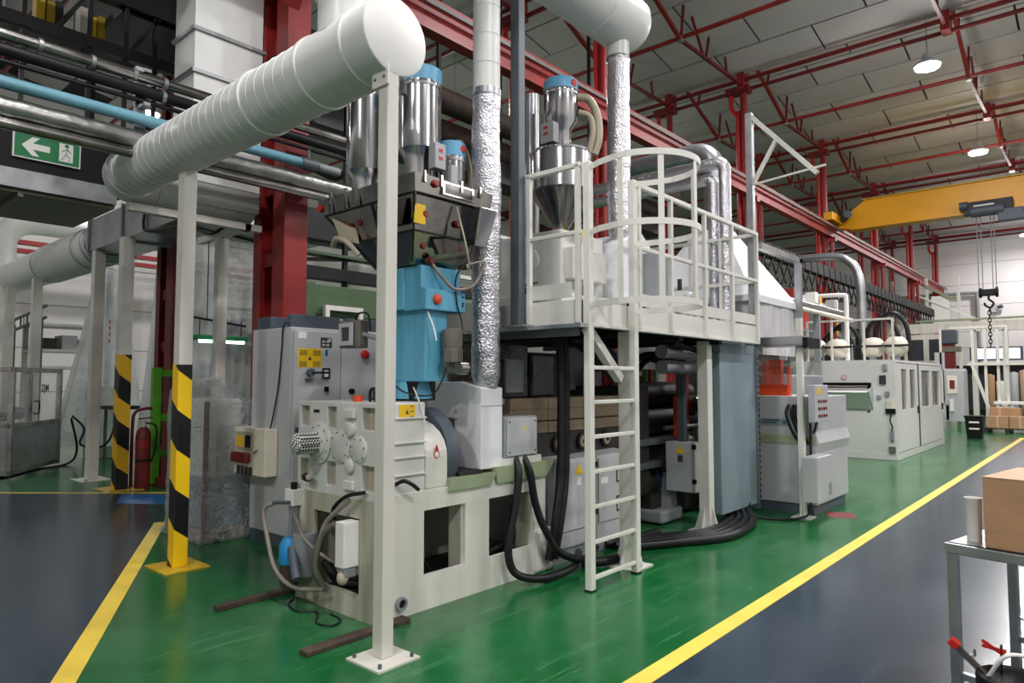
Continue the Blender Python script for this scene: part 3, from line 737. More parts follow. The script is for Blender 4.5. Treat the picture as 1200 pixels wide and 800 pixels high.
for k in range(3): G().box(EX1 - 0.002, EX1 - 0.001, 3.125, 3.16, 1.425 - k * 0.035, 1.43 - k * 0.035).build('print', 'print_dark', s)
v = G().cyl((-4.47, 2.80, 0.905), (-4.40, 2.78, 0.905), 0.03, n=12).build('drain_valve', 'black_steel', gb)
G().ball((-4.385, 2.775, 0.91), 0.025).build('valve_cap', 'skin_hose', v)
# arched coupling guard and blower disc
arch = [(-4.35, 0.835), (-3.69, 0.835), (-3.69, 1.06)] + [(-4.02 + 0.33 * cos(radians(a)), 1.06 + 0.26 * sin(radians(a))) for a in range(10, 171, 16)] + [(-4.35, 1.06)]
cg = G().prism(arch, 'y', 3.275, 3.49).build('coupling_guard', 'machine_white', t, bevel=0.01)
tri = G().prism([(3.36, 1.105), (3.40, 1.105), (3.38, 1.15)], 'x', -3.689, -3.6875).build('warning_triangle', 'red_bright', cg)
G().lathe([(0.028, 0), (0.028, 0.0015)], (-3.689, 3.38, 1.075), 'x', 16).build('warning_disc', 'red_bright', cg)
G().lathe([(0.02, 0), (0.02, 0.002)], (-3.689, 3.38, 1.075), 'x', 16).build('print', 'white', cg)
G().lathe([(0.33, 0), (0.34, 0.03), (0.34, 0.11), (0.31, 0.13)], (-4.03, 3.50, 1.06), 'y', 36).build('brake_disc', 'cab_dark', t)
G().box(-4.25, -3.70, 3.62, 3.86, 0.835, 0.92).build('blower_foot', 'dark_machine', t)
# white blower cover under the foil hose
bc = G().prism([(-3.99, 0.92), (-3.69, 0.92), (-3.69, 1.55), (-3.93, 1.60), (-4.32, 1.60), (-4.32, 1.34), (-3.99, 1.30)], 'y', 3.845, 4.09).build('blower_cover', 'hood_white', t, bevel=0.006)
G().box(-3.692, -3.688, 3.845, 4.09, 1.405, 1.411).build('seam', 'panel_grey', bc)
for z in (0.95, 1.30, 1.36): G().cyl((-3.97, 3.842, z), (-3.97, 3.846, z), 0.008, n=6).build('screw', 'steel_post', bc)
# grey terminal box
tb = G().box(-3.93, -3.665, 4.10, 4.50, 0.985, 1.315).build('terminal_box', 'panel_grey', t, bevel=0.008)
G().box(-3.665, -3.655, 4.115, 4.485, 1.0, 1.30).build('lid', 'cab_grey', tb, bevel=0.004)
G().prism([(4.30, 1.20), (4.34, 1.20), (4.32, 1.24)], 'x', -3.6552, -3.654).build('warning_sticker', 'yellow', tb)
for y in (4.14, 4.46):
    for z in (1.03, 1.275): G().cyl((-3.656, y, z), (-3.652, y, z), 0.008, n=6).build('screw', 'black', tb)
G().box(-4.0, -3.67, 4.08, 4.56, 0.93, 0.985).build('box_foot', 'machine_white', t)
# barrel covers, cooling fans
G().box(-4.5, -4.0, 4.55, 6.6, 0.90, 1.12).build('fan_housing', 'dark_machine', t)
for z0 in (1.125, 1.24, 1.345):
    for y0, y1 in ((4.52, 5.05), (5.06, 5.62), (5.63, 6.5)):
        G().box(-4.5, -3.98, y0, y1, z0, z0 + 0.105).build('barrel_cover', 'brown_cover', t, bevel=0.006)
for y in (4.78, 5.2, 5.6, 6.02):
    f = G().lathe([(0.085, 0), (0.085, 0.03), (0.07, 0.035)], (-4.0, y, 1.01), 'x', 18).build('cooling_fan', 'black_steel', t)
    G().lathe([(0.06, 0.0), (0.055, 0.006)], (-3.966, y, 1.01), 'x', 16).build('fan_grille', 'brown_cover', f)
    G().lathe([(0.022, 0.0), (0.02, 0.006)], (-3.961, y, 1.01), 'x', 10).build('fan_hub', 'black', f)
# control cabinets under the barrel
for (y0, y1, hz) in ((4.79, 5.42, 0), (5.43, 6.2, 1)):
    cb = G().box(-4.55, -3.70, y0, y1, 0.12, 0.90).build('control_cabinet', 'cab_grey', t, bevel=0.006)
    G().box(-3.702, -3.685, y0 + 0.02, y1 - 0.02, 0.27, 0.875).build('door', 'cab_grey', cb, bevel=0.004)
    for z in (0.36, 0.8): G().box(-3.69, -3.675, y1 - 0.03, y1 - 0.005, z, z + 0.05).build('hinge', 'black', cb)
    if hz:
        for z in (0.34, 0.62): G().plate('x', [5.75, 5.765, 5.855, 5.87], [z, z + 0.015, z + 0.135, z + 0.15], {(1, 1)}, -3.686, -3.68).build('lock_frame', 'print_dark', cb)
        G().box(-3.686, -3.683, 5.48, 5.6, 0.63, 0.69).build('sticker', 'white', cb)
    else:
        sy = G().prism([(5.06, 0.76), (5.19, 0.76), (5.125, 0.86)], 'x', -3.686, -3.683).build('warning_sticker', 'yellow', cb)
        G().box(-3.684, -3.682, 5.09, 5.16, 0.66, 0.735).build('print', 'white', cb)
    G().box(-4.55, -3.72, y0, y1, 0, 0.12).build('plinth', 'panel_grey', cb)
G().box(-3.72, -3.66, 4.47, 4.72, 0.0, 0.36).build('foot_block', 'machine_white', t, bevel=0.03)

# black wrapped unit behind the terminal box
t = thing('wrapped_unit', 'black film wrapped motor unit behind the grey terminal box', 'motor', (-4.3, 4.7, 1.45))
G().box(-4.55, -4.05, 4.30, 4.85, 1.45, 1.95).build('body', 'black_film', t, bevel=0.02)
G().box(-4.5, -4.02, 4.86, 5.2, 1.46, 1.86).build('rear_half', 'black_film', t, bevel=0.02)
G().box(-4.06, -4.02, 4.5, 4.75, 1.5, 1.8).build('vent_panel', 'panel_grey', t, bevel=0.01)
G().box(-4.5, -4.05, 4.3, 4.86, 1.40, 1.45).build('tray', 'cab_grey', t)

# floor rails under the machine
G().box(-3.66, -3.57, 2.27, 3.05, 0, 0.03).build('steel_bar', 'rust', bevel=0.004, label='rusty steel floor bar under extruder corner behind the tall post', cat='steel bar')
G().box(-4.79, -4.73, 2.29, 2.95, 0, 0.04).build('steel_bar', 'rust', bevel=0.004, label='rusty steel bar sticking out left of the extruder', cat='steel bar')

# blue filter, junction boxes and hoses on the extruder front
t = thing('oil_filter', 'bright blue oil filter in grey pot at the extruder front', 'filter', (-4.55, 2.74, 0.16))
G().lathe([(0.02, 0.46), (0.05, 0.46), (0.075, 0.42), (0.08, 0.30), (0.075, 0.28)], (-4.56, 2.74, 0), 'z', 20).build('head', 'blue_bright', t)
G().lathe([(0.07, 0.28), (0.07, 0.14), (0.05, 0.09), (0.02, 0.08)], (-4.56, 2.74, 0), 'z', 20).build('bowl', 'rust', t)
G().lathe([(0.085, 0.5), (0.085, 0.2)], (-4.47, 2.80, 0), 'z', 20).build('pot', 'panel_grey', t)
G().cyl((-4.5, 2.72, 0.40), (-4.33, 2.66, 0.22), 0.035, n=12).build('outlet', 'cab_dark', t)
t = thing('junction_box', 'narrow white junction box with connectors on extruder front post', 'electrical box', (-3.93, 2.78, 0.33))
G().box(-3.97, -3.87, 2.72, 2.845, 0.36, 0.66).build('body', 'white', t, bevel=0.006)
G().box(-3.965, -3.88, 2.735, 2.83, 0.29, 0.36).build('connector', 'panel_grey', t, bevel=0.01)
G().ball((-3.92, 2.75, 0.29), 0.04, 0.04, 0.05).build('plug', 'skin_hose', t)
t = thing('socket_box', 'small white socket box with a grey pipe on extruder left edge', 'electrical box', (-4.65, 2.8, 0.6))
G().box(-4.70, -4.58, 2.77, 2.845, 0.68, 0.80).build('body', 'white', t, bevel=0.006)
G().box(-4.66, -4.61, 2.78, 2.83, 0.45, 0.68).build('conduit', 'panel_grey', t)
G().cyl((-4.62, 2.80, 0.80), (-4.62, 2.80, 0.85), 0.025, n=10).build('plug', 'black', t)
G().cyl((-4.74, 2.70, 0.70), (-4.60, 2.75, 0.71), 0.014, n=8).build('fitting', 'steel_post', t)
def hose(name, label, pts, r, mat, cat='hose', n=8, seg=7, group=None):
    return G().tube(pts, r, n, seg).build(name, mat, label=label, cat=cat, group=group)
hose('oil_hose', 'grey hose looping left from the socket box to the drip tray', [(-4.73, 2.71, 0.70), (-4.80, 2.66, 0.64), (-4.74, 2.66, 0.45), (-4.62, 2.66, 0.24), (-4.4, 2.68, 0.15), (-4.15, 2.76, 0.165)], 0.016, 'hose_grey')
hose('oil_hose', 'grey hose slanting from socket box into extruder front opening', [(-4.62, 2.80, 0.62), (-4.5, 2.76, 0.58), (-4.38, 2.76, 0.46), (-4.2, 2.84, 0.34), (-4.05, 2.95, 0.28)], 0.013, 'hose_grey')
hose('oil_hose', 'thick olive hose arching from tray to the narrow junction box', [(-4.25, 2.80, 0.16), (-4.24, 2.74, 0.28), (-4.16, 2.70, 0.44), (-4.06, 2.70, 0.58), (-3.98, 2.72, 0.64)], 0.022, 'motor_grey')
hose('oil_hose', 'second olive hose beside the thick one at the front opening', [(-4.21, 2.80, 0.16), (-4.19, 2.72, 0.32), (-4.10, 2.69, 0.52), (-4.05, 2.72, 0.66), (-3.9, 2.78, 0.80)], 0.019, 'hose_grey')
hose('oil_hose', 'dark hose curving from gearbox corner down the front plate', [(-3.78, 2.82, 0.86), (-3.9, 2.76, 0.83), (-4.02, 2.74, 0.74), (-4.04, 2.76, 0.66)], 0.014, 'cable')
hose('oil_hose', 'black ribbed hose bundle inside the extruder front opening', [(-4.35, 2.9, 0.3), (-4.2, 2.9, 0.2), (-4.05, 2.95, 0.18), (-3.95, 3.1, 0.2)], 0.035, 'rubber')
hose('oil_hose', 'short grey hose stub leaving the gearbox side low', [(-3.69, 3.0, 0.90), (-3.62, 3.02, 0.93), (-3.60, 3.08, 0.90), (-3.61, 3.14, 0.86)], 0.014, 'cable')
hose('oil_hose', 'thin black hose lying inside the first side opening', [(-3.9, 3.3, 0.62), (-3.92, 3.4, 0.42), (-3.9, 3.5, 0.2), (-3.85, 3.66, 0.1)], 0.012, 'cable')
hose('power_cable', 'thick black cable lying along the extruder drip tray', [(-4.0, 3.2, 0.10), (-3.95, 3.4, 0.12), (-3.97, 3.6, 0.13), (-3.95, 4.0, 0.15), (-4.0, 4.4, 0.2)], 0.045, 'cable')
hose('power_cable', 'second black cable along the drip tray near the side plate', [(-3.85, 3.2, 0.08), (-3.86, 3.5, 0.1), (-3.84, 3.8, 0.12), (-3.86, 4.3, 0.14)], 0.04, 'rubber')
# cables from terminal box and platform
hose('power_cable', 'black cable dropping from terminal box and looping to the floor', [(-3.70, 4.24, 1.0), (-3.63, 4.22, 0.86), (-3.62, 4.16, 0.58), (-3.62, 4.08, 0.3), (-3.58, 4.12, 0.10), (-3.45, 4.3, 0.045), (-3.45, 4.7, 0.05), (-3.6, 5.0, 0.10)], 0.032, 'cable', 'cable', 10)
hose('power_cable', 'black cable from terminal box sweeping past the foot block', [(-3.70, 4.34, 1.0), (-3.63, 4.36, 0.86), (-3.61, 4.40, 0.62), (-3.56, 4.46, 0.40), (-3.50, 4.6, 0.18), (-3.42, 4.85, 0.10), (-3.45, 5.05, 0.16)], 0.032, 'cable', 'cable', 10)
for i, (dy, lab) in enumerate(((0, 'thick black cable hanging from platform to the cabinet front'), (0.07, 'second thick black cable hanging from platform by the cabinet'))):
    hose('power_cable', lab, [(-3.72, 4.86 + dy, 2.1), (-3.66, 4.83 + dy, 1.7), (-3.64, 4.80 + dy, 1.2), (-3.62, 4.76 + dy, 0.75), (-3.60, 4.66 + dy, 0.40), (-3.62, 4.6 + dy, 0.1)], 0.036, 'cable', 'cable', 10)
hose('power_cable', 'coiled black cable on the floor behind the ladder foot', [(-3.5, 4.9, 0.04), (-3.35, 5.1, 0.05), (-3.4, 5.5, 0.05), (-3.55, 5.9, 0.06), (-3.6, 6.4, 0.05)], 0.04, 'cable', 'cable', 10)

t_port = thing('drain_port', 'black round drain port low on the extruder base', 'port', (-3.67, 3.05, 0.05))
G().lathe([(0.045, 0.0), (0.045, 0.03), (0.03, 0.03), (0.028, 0.012)], (-3.685, 3.05, 0.10), 'x', 20).build('collar', 'panel_grey', t_port)
G().lathe([(0.028, 0.0), (0.028, 0.014)], (-3.685, 3.05, 0.10), 'x', 16).build('bore', 'black', t_port)
hose('signal_wire', 'thin dark wire curled on the floor before extruder front', [(-4.60, 2.80, 0.006), (-4.5, 2.70, 0.006), (-4.32, 2.66, 0.006), (-4.2, 2.74, 0.006), (-4.02, 2.62, 0.006), (-3.90, 2.66, 0.006), (-3.95, 2.76, 0.006), (-4.1, 2.78, 0.006)], 0.006, 'cable', 'wire', 6)

# ================================================================ FEED TOWER AND DOSING UNIT
t = thing('feed_tower', 'light blue feed tower with orange knob above extruder throat', 'feeder', (-4.05, 3.5, 1.47))
G().box(-4.30, -3.80, 3.36, 3.58, 1.60, 2.16).build('lower_housing', 'blue_paint', t, bevel=0.008)
G().box(-4.22, -3.98, 3.30, 3.72, 2.14, 2.46).build('rear_housing', 'blue_paint', t, bevel=0.008)
hb = G().prism([(-4.0, 2.13), (-3.745, 2.13), (-3.745, 2.28), (-3.80, 2.30), (-3.80, 2.465), (-4.0, 2.465)], 'y', 3.315, 3.72).build('hopper_box', 'blue_paint', t, bevel=0.006)
k = G().lathe([(0.038, 0), (0.036, 0.02), (0.02, 0.028)], (-3.745, 3.42, 2.21), 'x', 18).build('knob', 'orange', hb)
for z in (2.18, 2.2, 2.25): G().cyl((-3.746, 3.69, z), (-3.738, 3.69, z), 0.008, n=8).build('bolt', 'black', hb)
G().box(-4.2, -3.95, 3.36, 3.6, 1.455, 1.60).build('throat', 'black_steel', t)
G().lathe([(0.16, 1.47), (0.14, 1.60)], (-4.08, 3.48, 0), 'z', 20).build('throat_ring', 'blue_paint', t)
mt = G().lathe([(0.05, 1.66), (0.068, 1.68), (0.068, 1.86), (0.075, 1.88), (0.075, 1.99), (0.04, 2.0)], (-3.72, 3.56, 0), 'z', 18).build('gear_motor', 'motor_grey', t)
for a in range(0, 360, 30): G().box(-3.72 + cos(radians(a)) * 0.066 - 0.004, -3.72 + cos(radians(a)) * 0.066 + 0.012, 3.56 + sin(radians(a)) * 0.066 - 0.004, 3.56 + sin(radians(a)) * 0.066 + 0.006, 1.70, 1.85).build('cooling_fin', 'motor_grey', mt)
G().box(-3.70, -3.62, 3.46, 3.53, 1.74, 1.84).build('motor_terminal_box', 'motor_grey', mt, bevel=0.006)
G().cyl((-3.62, 3.52, 1.70), (-3.62, 3.60, 1.70), 0.05, n=16).build('gear_disc', 'stainless_dull', mt)
G().tube([(-3.78, 3.36, 2.12), (-3.72, 3.37, 2.0), (-3.70, 3.38, 1.9)], 0.006, 6).build('rod', 'white', t)

def ring(cx, cy, rx, ry, z, n=8, rot=22.5):
    return [(cx + rx * cos(radians(rot + 360 * i / n)) / cos(radians(22.5)), cy + ry * sin(radians(rot + 360 * i / n)) / cos(radians(22.5)), z) for i in range(n)]
def loft(rings):
    g = G(); n = len(rings[0]); vs = [p for r in rings for p in r]
    fs = [(i * n + j, i * n + (j + 1) % n, (i + 1) * n + (j + 1) % n, (i + 1) * n + j) for i in range(len(rings) - 1) for j in range(n)]
    fs += [tuple(range(n - 1, -1, -1)), tuple((len(rings) - 1) * n + j for j in range(n))]
    return g._add(vs, fs)
t = thing('dosing_unit', 'stainless gravimetric dosing unit with glass hoppers above blue tower', 'dosing machine', (-4.15, 3.45, 2.45))
def sq(x0, x1, y0, y1, z): return [(x0, y0, z), (x1, y0, z), (x1, y1, z), (x0, y1, z)]
rim = loft([sq(-4.76, -3.60, 3.08, 3.845, 2.93), sq(-4.78, -3.58, 3.06, 3.86, 3.06)]).build('top_frame', 'stainless_dull', t, bevel=0.004)
loft([sq(-4.28, -3.86, 3.28, 3.72, 2.47), sq(-4.44, -3.70, 3.16, 3.80, 2.68), sq(-4.72, -3.64, 3.10, 3.84, 2.93)]).build('lower_hopper', 'stainless_dull', t, bevel=0.004)
G().bar((-3.86, 3.28, 2.47), (-3.62, 3.09, 2.94), 0.03).build('corner_strut', 'stainless_dull', t)
wv = G().plate('x', [3.32, 3.345, 3.62, 3.645], [2.95, 2.965, 3.035, 3.05], {(1, 1)}, -3.592, -3.575).build('window_frame', 'stainless_dull', rim)
G().box(-3.588, -3.58, 3.345, 3.62, 2.965, 3.035).build('window_pane', 'dark_glass', wv)
def red_knob(p, axis, par):
    G().lathe([(0.026, 0), (0.03, 0.01), (0.02, 0.03)], p, axis, 14).build('red_knob', 'red_steel', par)
for p in ((-3.59, 3.25, 3.01), (-3.67, 3.22, 2.80), (-3.78, 3.30, 2.60), (-3.74, 3.62, 2.62), (-3.8, 3.4, 2.5), (-3.67, 3.55, 2.78)): red_knob(p, 'x', t)
for p in ((-4.75, 3.085, 2.99),): G().lathe([(0.03, -0.03), (0.026, 0.0)], p, 'y', 14).build('red_knob', 'red_bright', t)
for p in ((-4.42, 3.12, 2.80), (-4.30, 3.14, 2.82)): G().lathe([(0.03, -0.02), (0.026, 0.01)], p, 'y', 14).build('red_knob', 'red_dark', t)
G().prism([(-4.62, 2.90), (-4.35, 2.78), (-4.32, 2.66), (-4.50, 2.72)], 'y', 3.09, 3.14).build('chute', 'skin_hose', t)
G().prism([(3.34, 2.64), (3.60, 2.70), (3.60, 2.58), (3.40, 2.54)], 'x', -3.74, -3.70).build('lower_window', 'dark_glass', t)
G().box(-3.66, -3.648, 3.12, 3.22, 2.72, 2.86).build('yellow_label', 'yellow', t)
wd = loft([sq(-3.74, -3.62, 3.70, 3.83, 2.64), sq(-3.74, -3.52, 3.66, 3.85, 2.92)]).build('side_chute', 'stainless', t, bevel=0.01)
for y, z in ((3.71, 2.86), (3.80, 2.84)):
    G().lathe([(0.03, 0), (0.03, 0.012), (0.018, 0.016)], (-3.545 - (2.92 - z) * 0.35, y, z), 'x', 14).build('port', 'rust', wd)
for a_, b_ in (((-3.62, 3.085, 2.93), (-3.70, 3.155, 2.68)), ((-3.70, 3.155, 2.68), (-3.86, 3.275, 2.47)), ((-3.64, 3.09, 2.93), (-3.64, 3.85, 2.93)), ((-3.695, 3.16, 2.68), (-3.695, 3.80, 2.68)), ((-4.72, 3.095, 2.93), (-3.64, 3.095, 2.93)), ((-4.44, 3.155, 2.68), (-3.70, 3.155, 2.68)), ((-4.72, 3.10, 2.93), (-4.44, 3.155, 2.68)), ((-4.44, 3.155, 2.68), (-4.28, 3.275, 2.47)), ((-4.12, 3.093, 2.93), (-4.08, 3.15, 2.68)), ((-3.66, 3.46, 2.93), (-3.70, 3.46, 2.68))):
    G().bar(a_, b_, 0.014).build('gasket', 'black_steel', t)
G().prism([(-4.05, 2.90), (-3.70, 2.90), (-3.76, 2.72), (-4.03, 2.72)], 'y', 3.085, 3.095).build('sight_glass', 'dark_glass', t)
for y in (3.14, 3.3, 3.5, 3.7): G().box(-3.585, -3.57, y, y + 0.02, 3.0, 3.085).build('latch', 'stainless_dull', rim)
for z, x in ((2.95, -4.60), (2.95, -4.40), (2.95, -4.25)):
    G().box(x, x + 0.03, 3.045, 3.065, 2.93, 3.09).build('clamp', 'stainless', rim)
def drum(name, label, cx, cy, r, z0, zcone, zt, zcap, cap_mat, tags=True, caph=0.10):
    """conveying receiver: cone neck, polished drum, blue cap, little control box"""
    t = thing(name, label, 'receiver', (cx, cy, z0))
    G().lathe([(r * 0.72, z0), (r * 0.72, zcone - 0.08), (r * 0.97, zcone)], (cx, cy, 0), 'z', 28).build('neck', 'stainless', t)
    G().lathe([(r, zcone), (r, zt)], (cx, cy, 0), 'z', 32).build('drum', 'stainless', t)
    G().lathe([(r + 0.006, zt - 0.02), (r + 0.01, zt - 0.005), (r + 0.01, zt + 0.015), (r + 0.004, zt + 0.02)], (cx, cy, 0), 'z', 32).build('clamp_ring', 'chrome', t)
    if zcap:
        G().lathe([(r + 0.004, zt + 0.02), (r + 0.006, zt + caph), (r - 0.01, zt + caph + 0.012), (r * 0.5, zt + caph + 0.02)], (cx, cy, 0), 'z', 32).build('cap', cap_mat, t)
    else:
        G().lathe([(r, zt + 0.02), (r * 0.95, zt + 0.05)], (cx, cy, 0), 'z', 32).build('lid', 'stainless', t)
    G().box(cx - 0.02, cx + 0.02, cy - r - 0.02, cy - r + 0.01, zt - 0.10, zt + 0.04).build('latch', 'chrome', t)
    return t
drum('material_receiver', 'plain polished steel receiver drum behind the tall white post', -4.62, 3.42, 0.165, 3.05, 3.34, 4.02, False, None)
t = drum('material_receiver', 'big polished receiver drum with light blue cap beside post', -4.06, 3.52, 0.168, 3.05, 3.42, 3.93, True, 'blue_cap', caph=0.13)
cb = G().box(-3.87, -3.79, 3.44, 3.55, 3.22, 3.42).build('control_box', 'cab_grey', t, bevel=0.006)
for z in (3.29, 3.35): G().box(-3.79, -3.787, 3.475, 3.515, z, z + 0.025).build('red_label', 'red_bright', cb)
t = drum('material_receiver', 'small polished receiver with light blue cap and red badge', -3.95, 3.76, 0.108, 3.05, 3.20, 3.38, True, 'blue_cap', caph=0.13)
G().lathe([(0.03, 0), (0.028, 0.006)], (-3.95 + 0.111, 3.78, 3.46), 'x', 12).build('red_badge', 'red_bright', t)
G().box(-3.84, -3.78, 3.60, 3.67, 3.08, 3.28).build('control_box', 'cab_grey', t, bevel=0.005)
hose('feed_hose', 'beige feed hose curving down from the small receiver cap', [(-3.95, 3.78, 3.52), (-3.98, 3.90, 3.57), (-3.98, 3.99, 3.42), (-3.98, 4.0, 3.2), (-4.0, 3.93, 3.03)], 0.022, 'skin_hose')
hose('feed_hose', 'yellowish hose looping under dosing unit left hopper', [(-4.55, 3.06, 2.66), (-4.45, 3.02, 2.70), (-4.34, 3.04, 2.66), (-4.27, 3.1, 2.56)], 0.022, 'skin_hose')
hose('signal_wire', 'grey wire looping from dosing unit over blue hopper box', [(-3.62, 3.5, 2.9), (-3.58, 3.56, 2.62), (-3.62, 3.64, 2.46), (-3.7, 3.7, 2.5), (-3.68, 3.86, 2.55)], 0.007, 'skin_hose', 'wire', 6)
hose('signal_wire', 'dark wire running from dosing frame down past blue box', [(-3.6, 3.72, 3.05), (-3.66, 3.7, 2.6), (-3.72, 3.6, 2.40), (-3.735, 3.62, 2.2), (-3.72, 3.66, 2.05), (-3.66, 3.6, 1.95)], 0.006, 'cable', 'wire', 6)
hose('signal_wire', 'grey corrugated conduit curving right of the blue hopper box', [(-3.8, 3.40, 2.50), (-3.74, 3.5, 2.36), (-3.72, 3.6, 2.30), (-3.7, 3.78, 2.36), (-3.72, 3.92, 2.6), (-3.75, 3.96, 2.9)], 0.014, 'hose_grey', 'wire', 8)
hose('signal_wire', 'thin black wire hanging below blue tower onto gearbox', [(-4.15, 3.3, 1.62), (-3.95, 3.3, 1.52), (-3.78, 3.4, 1.5), (-3.72, 3.45, 1.6), (-3.72, 3.5, 1.72)], 0.006, 'cable', 'wire', 6)
hose('signal_wire', 'white wire dangling from the blue tower on gearbox side', [(-3.74, 3.2, 1.56), (-3.69, 3.21, 1.46), (-3.672, 3.23, 1.38), (-3.67, 3.25, 1.30)], 0.005, 'white', 'wire', 6)

# ================================================================ ELECTRICAL CABINET
CX, CY = -5.94, 3.54
t = thing('electrical_cabinet', 'tall grey electrical cabinet with yellow warning sticker and handle', 'cabinet', (-6.3, 4.2, 0))
G().box(-6.68, CX, CY, 5.4, 0.12, 2.13).build('body', 'cab_grey', t, bevel=0.008)
G().box(-6.67, CX - 0.01, CY + 0.01, 5.39, 0, 0.12).build('plinth', 'cab_dark', t)
for (x0, x1, y0, y1) in ((-6.66, -6.4, 3.58, 3.95), (-6.05, -5.98, 3.56, 4.12), (-6.05, -5.98, 4.2, 4.6)):
    G().box(x0, x1, y0, y1, 2.13, 2.26).build('top_vent', 'cab_dark', t, bevel=0.005)
for i, (y0, y1) in enumerate(((3.56, 4.09), (4.10, 5.38))):
    d = G().box(CX, CX + 0.025, y0, y1, 0.16, 2.10).build('door', 'cab_grey', t, bevel=0.005)
    if i == 0:
        s = G().box(CX + 0.025, CX + 0.027, 3.60, 3.86, 1.74, 1.925).build('warning_sticker', 'yellow', d)
        G().prism([(3.71, 1.81), (3.75, 1.81), (3.73, 1.85)], 'x', CX + 0.027, CX + 0.028).build('print', 'print_dark', s)
        for (yy, zz) in ((3.615, 1.90), (3.765, 1.90), (3.615, 1.79), (3.765, 1.79)):
            for k in range(4): G().box(CX + 0.027, CX + 0.028, yy, yy + 0.085, zz - 0.014 * k, zz - 0.014 * k + 0.006).build('print', 'print_dark', s)
        G().box(CX + 0.025, CX + 0.028, 3.60, 3.69, 2.02, 2.085).build('nameplate', 'white', d)
        pl = G().box(CX + 0.025, CX + 0.027, 3.85, 3.98, 1.94, 2.04).build('rating_plate', 'print_dark', d)
        for k in range(4): G().box(CX + 0.027, CX + 0.028, 3.865 + 0.05 * (k % 2), 3.90 + 0.05 * (k % 2), 1.955 + 0.035 * (k // 2), 1.975 + 0.035 * (k // 2)).build('print', 'cab_grey', pl)
        text('CE', 0.035, (CX + 0.0275, 3.95, 2.015), ROT_XP, 'white', pl)
        G().box(CX + 0.025, CX + 0.027, 3.905, 3.935, 1.86, 1.92).build('blue_label', 'tape_blue', d)
        hd = G().cyl((CX + 0.02, 3.73, 1.69), (CX + 0.07, 3.73, 1.69), 0.04, n=18).build('switch_boss', 'cab_dark', d)
        G().box(CX + 0.05, CX + 0.075, 3.73, 3.92, 1.678, 1.70).build('switch_lever', 'black', hd, bevel=0.005)
        lk = G().plate('x', [3.875, 3.89, 3.945, 3.96], [1.63, 1.645, 1.72, 1.735], {(1, 1)}, CX + 0.025, CX + 0.035).build('lock_frame', 'black', d)
        G().box(CX + 0.025, CX + 0.03, 3.89, 3.945, 1.645, 1.72).build('lock_face', 'white', lk)
        G().box(CX + 0.025, CX + 0.05, 3.68, 3.75, 1.61, 1.63).build('handle', 'cab_dark', d)
        G().box(CX + 0.025, CX + 0.045, 3.90, 3.94, 1.50, 1.55).build('key_switch', 'black', d)
        for z in (1.0,): G().box(CX + 0.025, CX + 0.045, 3.58, 3.61, 0.95, 1.16).build('hinge', 'cab_dark', d)
    else:
        e = G().lathe([(0.045, 0.0), (0.045, 0.03), (0.025, 0.04)], (CX + 0.025, 4.38, 1.885), 'x', 20).build('emergency_button', 'red_bright', d)
        G().lathe([(0.03, 0.0), (0.028, 0.03)], (CX + 0.025, 4.22, 1.50), 'x', 16).build('lamp_knob', 'black', d)
# side control box hung on the cabinet end
t = thing('control_box', 'beige control box with sockets hung on the cabinet end', 'control box', (-6.4, 3.5, 0.66))
G().box(-6.74, -6.14, 3.40, 3.535, 0.68, 1.14).build('body', 'tank_cream', t, bevel=0.008)
G().box(-6.70, -6.36, 3.39, 3.40, 0.92, 1.10).build('face_frame', 'skin_hose', t)
G().box(-6.50, -6.40, 3.384, 3.392, 0.95, 1.07).build('display', 'black', t)
G().box(-6.68, -6.54, 3.386, 3.392, 0.95, 1.06).build('yellow_label', 'yellow', t)
G().box(-6.70, -6.40, 3.33, 3.40, 0.80, 0.90).build('red_socket', 'red_dark', t, bevel=0.02)
for x in (-6.66, -6.58, -6.50, -6.42): G().box(x, x + 0.045, 3.385, 3.40, 0.68, 0.76).build('switch', 'print_dark', t)
hose('power_cable', 'thin black cable running up the cabinet end to its top', [(-6.30, 3.37, 0.9), (-6.24, 3.48, 1.05), (-6.14, 3.52, 1.5), (-6.08, 3.52, 1.9), (-6.06, 3.53, 2.15), (-5.98, 3.6, 2.17)], 0.008, 'cable', 'cable', 6)
# small operator display beside the cabinet
t = thing('operator_display', 'small tilted grey operator display beside the tall white post', 'display', (-4.65, 3.45, 1.9))
G().rbox((-4.60, 3.30, 1.98), (0.22, 0.10, 0.22), rz=radians(12)).build('housing', 'motor_grey', t, bevel=0.008)
G().plate('y', [-4.70, -4.67, -4.56, -4.53], [1.89, 1.925, 2.035, 2.07], {(1, 1)}, 3.225, 3.245).build('bezel', 'cab_grey', t)
G().box(-4.67, -4.56, 3.235, 3.25, 1.925, 2.035).build('screen', 'screen_off', t)
G().cyl((-4.5, 3.32, 1.98), (-4.2, 3.4, 1.9), 0.02, n=10).build('arm', 'panel_grey', t)
hose('signal_wire', 'black wire arching over the small operator display', [(-4.62, 3.33, 2.09), (-4.58, 3.33, 2.15), (-4.48, 3.35, 2.14), (-4.46, 3.36, 2.0)], 0.008, 'cable', 'wire', 6)

